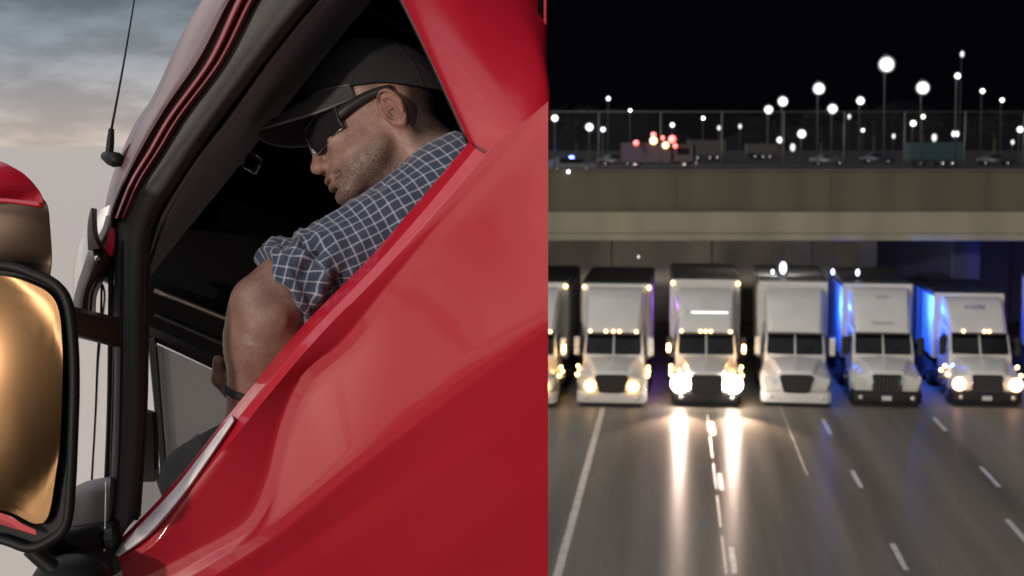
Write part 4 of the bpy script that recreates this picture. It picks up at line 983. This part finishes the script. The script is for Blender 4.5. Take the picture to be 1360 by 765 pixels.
# neck, torso inside the shirt, shoulders
hcap(F, (-.022, -.035, 0), (-.085, -.190, 0), .058, .066, .02)
hcap(F, (-.012, -.040, .045), (-.035, -.170, .030), .013, .014, .02)
hell(F, (.030, -.092, 0), (.035, .02, .03), .02)
TS = q(595, 510, 2.36); F.put(f_ell(TS, (.105, .25, .13)), TS-.26, TS+.26, .04)
SHL = q(592, 268, 2.19); CUF = q(384, 376, 2.105); ELB = q(360, 404, 2.095); WR = q(331, 556, 2.115)
cap3(F, SHL, CUF, .050, .043, .03); cap3(F, CUF, ELB, .046, .049, .02)
F1 = q(351, 452, 2.10); cap3(F, ELB, F1, .049, .057, .02); cap3(F, F1, WR, .056, .034, .02)
oc = q(327, 415, 2.09); F.put(f_ell(oc, (.024, .042, .028)), oc-.03, oc+.03, .02)          # point of the elbow
ic = q(352, 425, 2.05); F.put(f_ell(ic, (.03, .02, .012)), ic-.03, ic+.03, .02)
ec = q(338, 396, 2.062); F.put(f_ell(ec, (.026, .024, .020)), ec-.02, ec+.02, .02)
# left hand, relaxed over the inner door ledge
HD = q(334, 592, 2.15); cap3(F, WR, HD, .028, .026, .02); 
pal = (WR+HD)/2+np.array((0, -.02, 0)); F.put(f_ell(HD, (.040, .045, .016)), HD-.05, HD+.05, .012)
for k, (dx, L, r) in enumerate(((-.030, .062, .0085), (-.010, .072, .0092), (.010, .068, .0090), (.029, .054, .0078))):
    b0 = HD+np.array((dx, -.038, 0)); b1 = b0+np.array((dx*.1, -L*.5, -.006)); b2 = b1+np.array((0, -L*.33, -.020)); b3 = b2+np.array((0, -L*.15, -.022))
    cap3(F, b0, b1, r*1.1, r, .006); cap3(F, b1, b2, r, r*.92, .004); cap3(F, b2, b3, r*.92, r*.8, .004)
t0_ = HD+np.array((-.035, .02, .0)); t1_ = t0_+np.array((-.028, -.028, .008)); t2_ = t1_+np.array((-.008, -.030, .004)); cap3(F, t0_, t1_, .014, .011, .01); cap3(F, t1_, t2_, .011, .009, .004)
# right arm crosses behind and its fingers close round the left forearm
RS = q(560, 330, 2.50); RE = q(470, 560, 2.42); RW = q(352, 520, 2.225); RH = q(312, 500, 2.195)
cap3(F, RS, RE, .055, .046, .03); cap3(F, RE, RW, .044, .030, .02); cap3(F, RW, RH, .028, .026, .015)
for k, (py, r) in enumerate(((468, .0085), (482, .0092), (497, .0090), (511, .0080))):
    b0 = q(318, py+4, 2.185); b1 = q(306, py, 2.180); b2 = q(304, py, 2.160); b3 = q(308, py+2, 2.140)
    cap3(F, b0, b1, r*1.1, r, .010); cap3(F, b1, b2, r, r*.95, .005); cap3(F, b2, b3, r*.95, r*.8, .005)
h0, h1, h2 = q(308, 520, 2.170), q(291, 503, 2.150), q(290, 479, 2.135); cap3(F, h0, h1, .014, .0115, .012); cap3(F, h1, h2, .0115, .0085, .006)
V, Q = F.mesh()
def solid(name, V, Q, m, parent, attrs=None, flip=True):
    W_ = to_world(V)-np.array(pbase)
    me = bpy.data.meshes.new(name); nq = len(Q)
    me.vertices.add(len(W_)); me.vertices.foreach_set('co', W_.astype(np.float32).ravel())
    me.loops.add(nq*4); qq = Q[:, ::-1] if flip else Q
    me.loops.foreach_set('vertex_index', qq.astype(np.int32).ravel()); me.polygons.add(nq)
    me.polygons.foreach_set('loop_start', np.arange(0, nq*4, 4, dtype=np.int32)); me.update(calc_edges=True); me.validate()
    me.polygons.foreach_set('use_smooth', [True]*len(me.polygons))
    for k, (ty, arr) in (attrs or {}).items():
        at = me.attributes.new(k, ty, 'POINT'); at.data.foreach_set('vector' if ty == 'FLOAT_VECTOR' else 'value', np.ascontiguousarray(arr, np.float32).ravel())
    me.materials.append(m); return link(bpy.data.objects.new(name, me), parent)
pb = P(600, 640, 2.35); pbase = Vector((pb.x, pb.y, pb.z))
MAN = empty('person', pbase, label='driver in black cap, sunglasses and checked shirt leaning on the window sill', cat='person')
# vertex masks in head coordinates
hv_ = (V-HO) @ HM.T; f_, u_, s_ = hv_.T
def sst(a, b, x): t = np.clip((x-a)/(b-a), 0, 1); return t*t*(3-2*t)
# stubble along jaw, chin, lip; short hair behind the ear and at the nape
jaw_line = -.026-.25*(f_-.02)
beard = sst(.010, -.022, u_-(-.030-.20*np.clip(f_-.03, 0, .1)))*sst(-.004, .014, f_)*sst(-.120, -.104, u_)
beard *= 1-.85*np.exp(-((u_+.066)/.010)**2)*sst(.108, .118, f_)*(np.abs(s_) < .024)
side = sst(.0, .03, u_)*sst(.034, .014, f_)*sst(.0, .012, f_+.002)*(np.abs(s_) > .05)*.8
beard = np.maximum(beard, side)
hair = sst(-.020, -.045, f_+.25*u_)*sst(-.085, -.045, u_)*(np.abs(u_) < .2)
lip = np.exp(-((u_+.0655)/.0085)**2)*sst(.112, .119, f_)*(np.abs(s_) < .024)
far = (np.abs(hv_).max(1) > .2); beard[far] = 0; hair[far] = 0; lip[far] = 0
redn = np.exp(-((f_-.128)**2+(u_+.033)**2+s_**2)/.016**2)+.8*(np.abs(s_) > .068)*(np.abs(f_+.008) < .03)*(np.abs(u_+.004) < .045)
redn[far] = 0
arm_shade = ((V-HO)@np.array((0, 1.0, 0)) < -.10).astype(np.float32)*sst(.10, .16, np.linalg.norm(V-(HO+np.array((-.05, -.02, 0))), axis=1))  # shade on the arms put into the skin colour
def skin_mat():
    m = mat('skin', (.40, .235, .175), .48, spec=.4); t = m.node_tree; b = t.nodes['Principled BSDF']; co = t.nodes.new('ShaderNodeTexCoord')
    def at(n):
        a = t.nodes.new('ShaderNodeAttribute'); a.attribute_name = n; return a.outputs['Fac']
    def nz(sc, d=5):
        n = t.nodes.new('ShaderNodeTexNoise'); n.inputs['Scale'].default_value = sc; n.inputs['Detail'].default_value = d; t.links.new(co.outputs['Object'], n.inputs['Vector']); return n.outputs[0]
    def mixc(fac, c0, c1):
        x = t.nodes.new('ShaderNodeMix'); x.data_type = 'RGBA'
        if hasattr(fac, 'is_linked'): t.links.new(fac, x.inputs[0])
        for i, c in ((6, c0), (7, c1)):
            if hasattr(c, 'is_linked'): t.links.new(c, x.inputs[i])
            else: x.inputs[i].default_value = (*c, 1)
        return x.outputs[2]
    def mr(v, a, b2, lo, hi):
        r = t.nodes.new('ShaderNodeMapRange'); t.links.new(v, r.inputs[0])
        for i, k in enumerate((a, b2, lo, hi)): r.inputs[i+1].default_value = k
        return r.outputs[0]
    def mul(a, c):
        x = t.nodes.new('ShaderNodeMath'); x.operation = 'MULTIPLY'; t.links.new(a, x.inputs[0])
        if hasattr(c, 'is_linked'): t.links.new(c, x.inputs[1])
        else: x.inputs[1].default_value = c
        return x.outputs[0]
    c = mixc(mr(nz(38), .35, .7, 0, 1), (.44, .28, .225), (.33, .19, .15))
    c = mixc(mr(nz(160, 3), .45, .75, 0, .5), c, (.28, .15, .11))
    c = mixc(mul(at('redness'), .5), c, (.38, .14, .11))
    c = mixc(mul(at('lip'), .7), c, (.26, .12, .10))
    c = mixc(mul(at('tan'), mr(nz(45), .3, .7, .55, .95)), c, (.20, .105, .078))
    stub = mul(at('beard'), mr(nz(620, 2), .38, .62, .25, .95))
    c = mixc(stub, c, (.065, .042, .030))
    c = mixc(mul(at('hair'), mr(nz(500, 2), .3, .7, .7, 1)), c, (.012, .010, .009))
    t.links.new(c, b.inputs['Base Color'])
    b.inputs['Subsurface Weight'].default_value = .08; b.inputs['Subsurface Radius'].default_value = (.012, .004, .002); b.inputs['Subsurface Scale'].default_value = .4
    ad = t.nodes.new('ShaderNodeMath'); ad.operation = 'ADD'; t.links.new(nz(260, 4), ad.inputs[0]); t.links.new(mul(nz(60, 4), .8), ad.inputs[1])
    bp = t.nodes.new('ShaderNodeBump'); bp.inputs['Strength'].default_value = .25; bp.inputs['Distance'].default_value = .0035
    t.links.new(ad.outputs[0], bp.inputs['Height']); t.links.new(bp.outputs[0], b.inputs['Normal'])
    t.links.new(mr(nz(70), .3, .7, .38, .58), b.inputs['Roughness'])
    return m
body = solid('body', V, Q, skin_mat(), MAN, {'beard': ('FLOAT', beard), 'hair': ('FLOAT', hair), 'lip': ('FLOAT', lip), 'redness': ('FLOAT', redn), 'tan': ('FLOAT', arm_shade)})
# short stubble and forearm hair as real fine strands
def strands(name, idx, length, width, lean, m, spread):
    rng = np.random.RandomState(5); W0 = to_world(V[idx])-np.array(pbase)
    nr = np.empty(len(V)*3, np.float32); body.data.vertices.foreach_get('normal', nr); N = nr.reshape(-1, 3)[idx]
    n = len(idx); L = length*rng.uniform(.6, 1.2, (n, 1))
    d = N*(1-lean[1])+np.array(lean[0])*lean[1]+rng.normal(0, spread, (n, 3)); d /= np.linalg.norm(d, axis=1)[:, None]
    sd_ = np.cross(d, rng.normal(0, 1, (n, 3))); sd_ /= np.linalg.norm(sd_, axis=1)[:, None]
    pts = np.stack([W0-sd_*width, W0+sd_*width, W0+d*L], 1).reshape(-1, 3)
    o = mesh_obj(name, pts.tolist(), [(3*i, 3*i+1, 3*i+2) for i in range(n)], m, body); o['kind'] = 'stuff'
rs_ = np.random.RandomState(9)
M_hairs = mat('hair_brown', (.045, .030, .022), .6); M_armh = mat('arm_hair', (.10, .065, .042), .6)
pr = beard*(s_ > .0); ii = rs_.choice(len(V), 5200, replace=False, p=pr/pr.sum())
strands('stubble', ii, .0032, .00013, (tuple(AX_U*-1.0), .45), M_hairs, .35)
pr = hair*(s_ > .0)*(u_ > -.10); ii = rs_.choice(len(V), min(3500, int((pr > 0).sum())), replace=False, p=pr/pr.sum())
strands('nape_hair', ii, .006, .00016, (tuple(AX_U*-1.0), .6), M_hairs, .25)
fa = (V-ELB)@wdir if False else None
ax_ = (WR-ELB)/np.linalg.norm(WR-ELB); ta_ = (V-ELB)@ax_; ra_ = np.linalg.norm((V-ELB)-ta_[:, None]*ax_, axis=1)
pr = ((ta_ > .01) & (ta_ < .17) & (ra_ < .075) & (V[:, 2] > ELB[2])).astype(float); ii = rs_.choice(len(V), min(1500, int(pr.sum())), replace=False, p=pr/pr.sum())
strands('arm_hair', ii, .012, .00012, (tuple(AX_U*-.8+AX_R*.5), .75), M_armh, .3)
# ---------------------------------------------------------------- shirt
SF = Field(q(330, 640, 2.2)-np.array((.02, .02, .30)), np.array((.34, .28, .22)), .0026)
axv = CUF-SHL; Lx = np.linalg.norm(axv); axv = axv/Lx
n1 = np.array((0, 0, 1.0)); n1 = n1-axv*n1.dot(axv); n1 /= np.linalg.norm(n1); n2 = np.cross(axv, n1)
END = Lx+.016
def sleeve(X, Y, Z):
    x, y, z = X-SHL[0], Y-SHL[1], Z-SHL[2]
    t = x*axv[0]+y*axv[1]+z*axv[2]; a = x*n1[0]+y*n1[1]+z*n1[2]; b = x*n2[0]+y*n2[1]+z*n2[2]
    r = np.sqrt(a*a+b*b); th = np.arctan2(b, a)
    tt = np.clip(t/Lx, -.1, 1.2)
    R_ = .079-.020*tt
    cx, sx = np.cos(th), np.sin(th)
    fold = .007*vnoise(t*26+4*cx, cx*2.2+9, sx*2.2+9, 3)+.004*vnoise(t*60+3*sx, cx*4+9, sx*4+9, 5)
    # rolled cuff: three thick, uneven turns of cloth
    c0 = END-.060+.010*cx*0+.008*np.sin(th*2+.6)
    roll = sst(c0-.004, c0+.006, t)*.0075
    c1 = END-.026+.010*np.sin(th*1.0+2.0)
    roll = roll+sst(c1-.003, c1+.004, t)*.0045
    bunch = np.exp(-((t-(END-.052))/.034)**2)*(.030*vnoise(t*62+2, cx*3.4+5, sx*3.4+5, 11)+.006*np.sin(th*5+t*95))
    cre = np.exp(-((t-(c0-.012))/.006)**2)*-.006
    R2 = R_+fold+roll+bunch+cre
    d = (r-R2)*.75
    end = t-(END+.006*np.sin(th*3+1)+.004*np.sin(th*7))
    inner = (r-(R_-.010))
    d = np.maximum(d, end); d = np.maximum(d, -np.maximum(inner, -(t-(END-.02)))*1.0) if False else np.maximum(d, -np.maximum(inner, (END-.030)-t))
    return np.maximum(d, -t-.06).astype(np.float32)
lo = np.minimum(SHL, CUF)-.12; hi = np.maximum(SHL, CUF)+.12
SF.put(sleeve, lo, hi, .012, pad=.0)
sh_c = q(612, 260, 2.22); SF.put(f_ell(sh_c, (.092, .088, .085)), sh_c-.12, sh_c+.12, .04)
sh2 = q(560, 300, 2.25); SF.put(f_ell(sh2, (.10, .085, .075)), sh2-.11, sh2+.11, .04)
TS2 = q(590, 520, 2.36); SF.put(f_ell(TS2, (.125, .26, .15)), TS2-.27, TS2+.27, .05)
# collar: a folded band round the neck
na, nbv = hp(-.050, -.105, 0), hp(-.085, -.190, 0)
nd = (nbv-na)/np.linalg.norm(nbv-na)
c1_ = np.cross(nd, Sv); c1_ /= np.linalg.norm(c1_); c2_ = np.cross(nd, c1_)
CN = q(568, 236, 2.285)
def collar(X, Y, Z):
    x, y, z = X-CN[0], Y-CN[1], Z-CN[2]
    t = x*nd[0]+y*nd[1]+z*nd[2]; a = x*c1_[0]+y*c1_[1]+z*c1_[2]; b = x*c2_[0]+y*c2_[1]+z*c2_[2]
    r = np.sqrt((a/1.12)**2+b*b); rc = .071+.30*np.clip(t+.02, 0, .06)
    return np.maximum(np.abs(r-rc)-.0055, np.maximum(-t-.022-.010*np.clip(a/.07, -1, 1), t-.045)).astype(np.float32)
SF.put(collar, CN-.12, CN+.12, .005, pad=0)
# skin side is hollow at the neck so that the collar stands off it
SV, SQ = SF.mesh()
x = SV-SHL; t_ = x@axv; a_ = x@n1; b_ = x@n2
th_ = np.arctan2(b_, a_); r_ = np.sqrt(a_**2+b_**2)
Rr = .074
vv = np.where(r_ < .10, th_*Rr, th_*Rr)
# planar wrap: across-arm coordinate unrolled round the arm, easing to flat on the shoulder
w = sst(-.02, .05, t_)
flat = b_*1.12
ucoord = t_+.012*vnoise(SV[:, 0]*14+3, SV[:, 1]*14+3, SV[:, 2]*14+3, 21)
vcoord = flat*(1-w)+vv*w+.010*vnoise(SV[:, 0]*12+7, SV[:, 1]*12+5, SV[:, 2]*12+3, 23)
cuff = (t_ > END-.060+.008*np.sin(th_*2+.6)).astype(np.float32)
# the cuff shows the cloth on the bias, the collar runs round the neck
cu, cv = (ucoord*.75+vcoord*.66), (-ucoord*.66+vcoord*.75)
ucoord = np.where(cuff > .5, cu, ucoord); vcoord = np.where(cuff > .5, cv, vcoord)
y_ = SV-CN; tc_ = y_@nd; ac, bc_ = y_@c1_, y_@c2_; rc_ = np.sqrt((ac/1.12)**2+bc_**2)
isc = (np.abs(rc_-(.071+.30*np.clip(tc_+.02, 0, .06))) < .009) & (tc_ > -.035) & (tc_ < .04)
ucoord = np.where(isc, np.arctan2(bc_, ac)*.075, ucoord); vcoord = np.where(isc, tc_*1.1, vcoord)
def shirt_mat():
    m = mat('checked_cotton', (.05, .06, .1), .85, spec=.25); t = m.node_tree; b = t.nodes['Principled BSDF']
    a = t.nodes.new('ShaderNodeAttribute'); a.attribute_name = 'check'; s = t.nodes.new('ShaderNodeSeparateXYZ'); t.links.new(a.outputs['Vector'], s.inputs[0])
    def m1(op, x, y=None):
        n = t.nodes.new('ShaderNodeMath'); n.operation = op
        for i, v in enumerate((x, y)):
            if v is None: continue
            if hasattr(v, 'is_linked'): t.links.new(v, n.inputs[i])
            else: n.inputs[i].default_value = v
        return n.outputs[0]
    def line(c, sp, wd_):
        d = m1('ABSOLUTE', m1('SUBTRACT', m1('FRACT', m1('DIVIDE', c, sp)), .5)); d = m1('MULTIPLY', m1('SUBTRACT', .5, d), sp)
        r = t.nodes.new('ShaderNodeMapRange'); t.links.new(d, r.inputs[0]); r.inputs[1].default_value = wd_*.35; r.inputs[2].default_value = wd_*.75; r.inputs[3].default_value = 1; r.inputs[4].default_value = 0
        return r.outputs[0]
    l1_, l2_ = line(s.outputs[0], .0168, .0025), line(s.outputs[1], .0168, .0025)
    co = t.nodes.new('ShaderNodeTexCoord'); n = t.nodes.new('ShaderNodeTexNoise'); n.inputs['Scale'].default_value = 700; n.inputs['Detail'].default_value = 3; t.links.new(co.outputs['Object'], n.inputs['Vector'])
    n2 = t.nodes.new('ShaderNodeTexNoise'); n2.inputs['Scale'].default_value = 25; t.links.new(co.outputs['Object'], n2.inputs['Vector'])
    lines = m1('MINIMUM', m1('ADD', m1('MULTIPLY', l1_, .62), m1('MULTIPLY', l2_, .62)), 1.0)
    x = t.nodes.new('ShaderNodeMix'); x.data_type = 'RGBA'; t.links.new(lines, x.inputs[0]); x.inputs[6].default_value = (.044, .056, .098, 1); x.inputs[7].default_value = (.38, .40, .47, 1)
    v = t.nodes.new('ShaderNodeVectorMath'); v.operation = 'SCALE'; t.links.new(x.outputs[2], v.inputs[0])
    t.links.new(m1('ADD', .62, m1('MULTIPLY', m1('ADD', n.outputs[0], m1('MULTIPLY', n2.outputs[0], .4)), .55)), v.inputs['Scale']); t.links.new(v.outputs[0], b.inputs['Base Color'])
    b.inputs['Sheen Weight'].default_value = .25
    bp = t.nodes.new('ShaderNodeBump'); bp.inputs['Strength'].default_value = .3; bp.inputs['Distance'].default_value = .002; t.links.new(n.outputs[0], bp.inputs['Height']); t.links.new(bp.outputs[0], b.inputs['Normal'])
    return m
solid('shirt', SV, SQ, shirt_mat(), MAN, {'check': ('FLOAT_VECTOR', np.stack([ucoord, vcoord, vcoord*0], 1))})
# ---------------------------------------------------------------- cap
def hw(f, u, s=0): 
    v = to_world(hp(f, u, s)[None])[0]; return Vector(v)-pbase
M_cap = mat('cap_cotton', (.026, .026, .028), .85, bump=.25, bscale=900, vary=.15, vscale=60, spec=.3)
M_brim = mat('brim_cotton', (.060, .060, .062), .8, bump=.25, bscale=900, vary=.12, vscale=60)
M_stitch = mat('stitching', (.19, .19, .19), .8)
bm = bmesh.new(); NR, NS = 22, 56; rows = []
for j in range(NR+1):
    ph = (j/NR)**1.0*math.pi/2; row = []
    for i in range(NS):
        az = 2*math.pi*i/NS; ca, sa = math.cos(az), math.sin(az)
        # rim height: high at the front, lower at the back
        rim = .052+.030*ca if ca > 0 else .052+.050*ca
        rim -= .013*abs(sa)
        rf, rs = (.114 if ca > 0 else .116), .0865
        top = .148
        k = math.cos(ph)**(.62 if ca > 0 else .8); z = math.sin(ph)**1.0
        pf = -.006+rf*ca*k; ps = rs*sa*k
        seam = 1-.006*max(0, math.cos(az*3))**24*(1 if j < NR else 0)
        wv_ = .0012*math.sin(az*5+j*.7)*math.sin(j*.35)
        u = rim+(top-rim)*z - .018*max(0, -ca)*z*k - .010*max(0, ca)*z*k
        row.append(bm.verts.new(hw((pf)*seam+wv_*ca, u, (ps)*seam+wv_*sa)))
        if j == NR: break
    rows.append(row)
for j in range(NR):
    a, b = rows[j], rows[j+1]
    for i in range(NS):
        if len(b) > 1: bm.faces.new((a[i], a[(i+1) % NS], b[(i+1) % NS], b[i]))
        else: bm.faces.new((a[i], a[(i+1) % NS], b[0]))
capo = bm_obj('cap', bm, M_cap, MAN, True)
md = capo.modifiers.new('s', 'SOLIDIFY'); md.thickness = .003; md.offset = -1
ball('cap_button', hw(-.006, .149, 0), .006, M_cap, capo, 1, 1, .6)
for k in range(6):                                                   # stitched seams between the panels
    az = k*math.pi/3; pts = []
    ii = round(az/(2*math.pi)*NS) % NS
    pts = [Vector(v) for v in [capo.data.vertices[j*NS+ii].co for j in range(NR)]]
    cen = hw(-.006, .05, 0); pts = [p+(p-cen).normalized()*.0006 for p in pts]
    sweep('seam', pts, .0011, M_cap, capo, 5)
# brim: curved tongue
NB, NW = 16, 26; top = []; bot = []
for j in range(NB+1):
    v = j/NB; rt, rb = [], []
    for i in range(NW+1):
        w_a = -1+2*i/NW; az = w_a*1.12
        bf = -.006+.113*math.cos(az); bs = .087*math.sin(az); bu = (.052+.030*math.cos(az))-.013*abs(math.sin(az))
        L_ = .097*(max(0, 1-abs(w_a)**2.6))**.5
        f = bf+L_*v; s = bs*(1+.02*v)*(1-.05*v); u = bu-.010*v*v-.15*L_*v-.012*(s/.08)**2*v
        rt.append(hw(f, u+.0016, s)); rb.append(hw(f, u-.0016, s))
    top.append(rt); bot.append(rb)
bm = bmesh.new(); T_ = [[bm.verts.new(p) for p in r] for r in top]; B_ = [[bm.verts.new(p) for p in r] for r in bot]
for j in range(NB):
    for i in range(NW):
        bm.faces.new((T_[j][i], T_[j][i+1], T_[j+1][i+1], T_[j+1][i])); bm.faces.new((B_[j][i], B_[j+1][i], B_[j+1][i+1], B_[j][i+1]))
for i in range(NW): bm.faces.new((T_[NB][i], T_[NB][i+1], B_[NB][i+1], B_[NB][i])); bm.faces.new((T_[0][i+1], T_[0][i], B_[0][i], B_[0][i+1]))
bmesh.ops.remove_doubles(bm, verts=bm.verts, dist=.0001)
brim = bm_obj('brim', bm, M_brim, capo, True)
sweep('brim_piping', [(top[NB][i]+bot[NB][i])/2 for i in range(NW+1)], .0021, M_stitch, capo, 6)
for vq in (.45, .62, .79):
    j = int(vq*NB); sweep('stitch_row', [top[j][i]+(top[j][i]-bot[j][i])*.15 for i in range(1, NW)], .0006, M_brim, capo, 4)
sweep('sweatband_seam', [top[0][i] for i in range(NW+1)], .0012, M_stitch, capo, 5)
# ---------------------------------------------------------------- sunglasses
SG = bpy.data.objects.new('sunglasses', None); link(SG, MAN)
M_lensm = mat('dark_lens', (.02, .02, .022), .03, spec=1.0, coat=1.0); M_frame = mat('matt_black_frame', (.020, .020, .021), .5)
def lens_pt(a, b, side, off=0):
    """a 0..1 from nose to temple, b -1..1 from bottom to top"""
    s = .008+.062*a; f = .1295-.014*a-.040*a**2.6
    hgt = .0275*(1-.18*a)*(1 if b > 0 else 1.0); cu = .0050+.0045*a
    taper = 1-.38*max(0, .35-a)/.35*(b < 0)-.30*max(0, a-.6)/.4*(b < 0)
    f += .003*(1-b*b)
    return hw(f+off, cu+b*hgt*taper, side*(s+off*.4))
for side in (1, -1):
    n_a, n_b = 16, 10; bm = bmesh.new()
    Fv_ = [[bm.verts.new(lens_pt(i/n_a, -1+2*j/n_b, side)) for i in range(n_a+1)] for j in range(n_b+1)]
    Bv_ = [[bm.verts.new(lens_pt(i/n_a, -1+2*j/n_b, side, -.002)) for i in range(n_a+1)] for j in range(n_b+1)]
    for j in range(n_b):
        for i in range(n_a):
            bm.faces.new((Fv_[j][i], Fv_[j][i+1], Fv_[j+1][i+1], Fv_[j+1][i])); bm.faces.new((Bv_[j][i], Bv_[j+1][i], Bv_[j+1][i+1], Bv_[j][i+1]))
    bm_obj('lens', bm, M_lensm, SG, True)
    loop = [lens_pt(i/n_a, 1, side) for i in range(n_a+1)]
    sweep('brow_bar', loop, [.0024]*9+list(np.linspace(.0026, .0042, n_a-8)), M_frame, SG, 8)
    low = [lens_pt(1, 1-2*j/n_b, side) for j in range(n_b+1)]
    sweep('lens_side', low, .0030, M_frame, SG, 8)
    sweep('lens_rim', [lens_pt(1-i/n_a, -1, side) for i in range(n_a+1)]+[lens_pt(0, -1+2*j/n_b, side) for j in range(1, n_b+1)], .0011, M_chrome, SG, 6)
    # temple arm, a flat tapering bar
    bm = bmesh.new(); prev = None; A_ = cr([(.080, .0165, .067), (.062, .0215, .0725), (.036, .0265, .0765), (.004, .0290, .0790), (-.018, .0265, .0800)], 16)
    for i, (f, u, s) in enumerate(A_):
        t = i/15; h_ = .0110-.0050*t; w2 = .0022
        ring = [bm.verts.new(hw(f, u+dy*h_, side*(s+dx*w2))) for dx, dy in ((-1, -1), (1, -.85), (1, .85), (-1, 1))]
        if prev:
            for k in range(4): bm.faces.new((prev[k], prev[(k+1) % 4], ring[(k+1) % 4], ring[k]))
        else: bm.faces.new(ring[::-1])
        prev = ring
    bm.faces.new(prev); bmesh.ops.bevel(bm, geom=list(bm.edges), offset=.0009, segments=2, affect='EDGES'); bm_obj('temple', bm, M_frame, SG, True)
sweep('nose_bridge', [lens_pt(0, .6, -1), hw(.1325, .020, 0), lens_pt(0, .6, 1)], .0026, M_frame, SG, 8)
# ---------------------------------------------------------------- wristwatch
wa = (WR-F1)/np.linalg.norm(WR-F1); wc = WR-wa*.040
c0_ = np.cross(wa, (0, 0, 1.0)); c0_ /= np.linalg.norm(c0_); c3 = np.cross(wa, c0_)
ringp = [to_world((wc+(c0_*math.cos(k*.2618)+c3*math.sin(k*.2618))*.0405)[None])[0]-np.array(pbase) for k in range(25)]
bm = bmesh.new(); sweep_bm(bm, [Vector(p) for p in ringp], .0065, 8, False); wt = bm_obj('watch_strap', bm, M_rubber, MAN, True)
fc = Vector(to_world((wc-c0_*.041)[None])[0])-pbase
ball('watch_case', fc, .017, M_black, wt, .75, 1, 1)
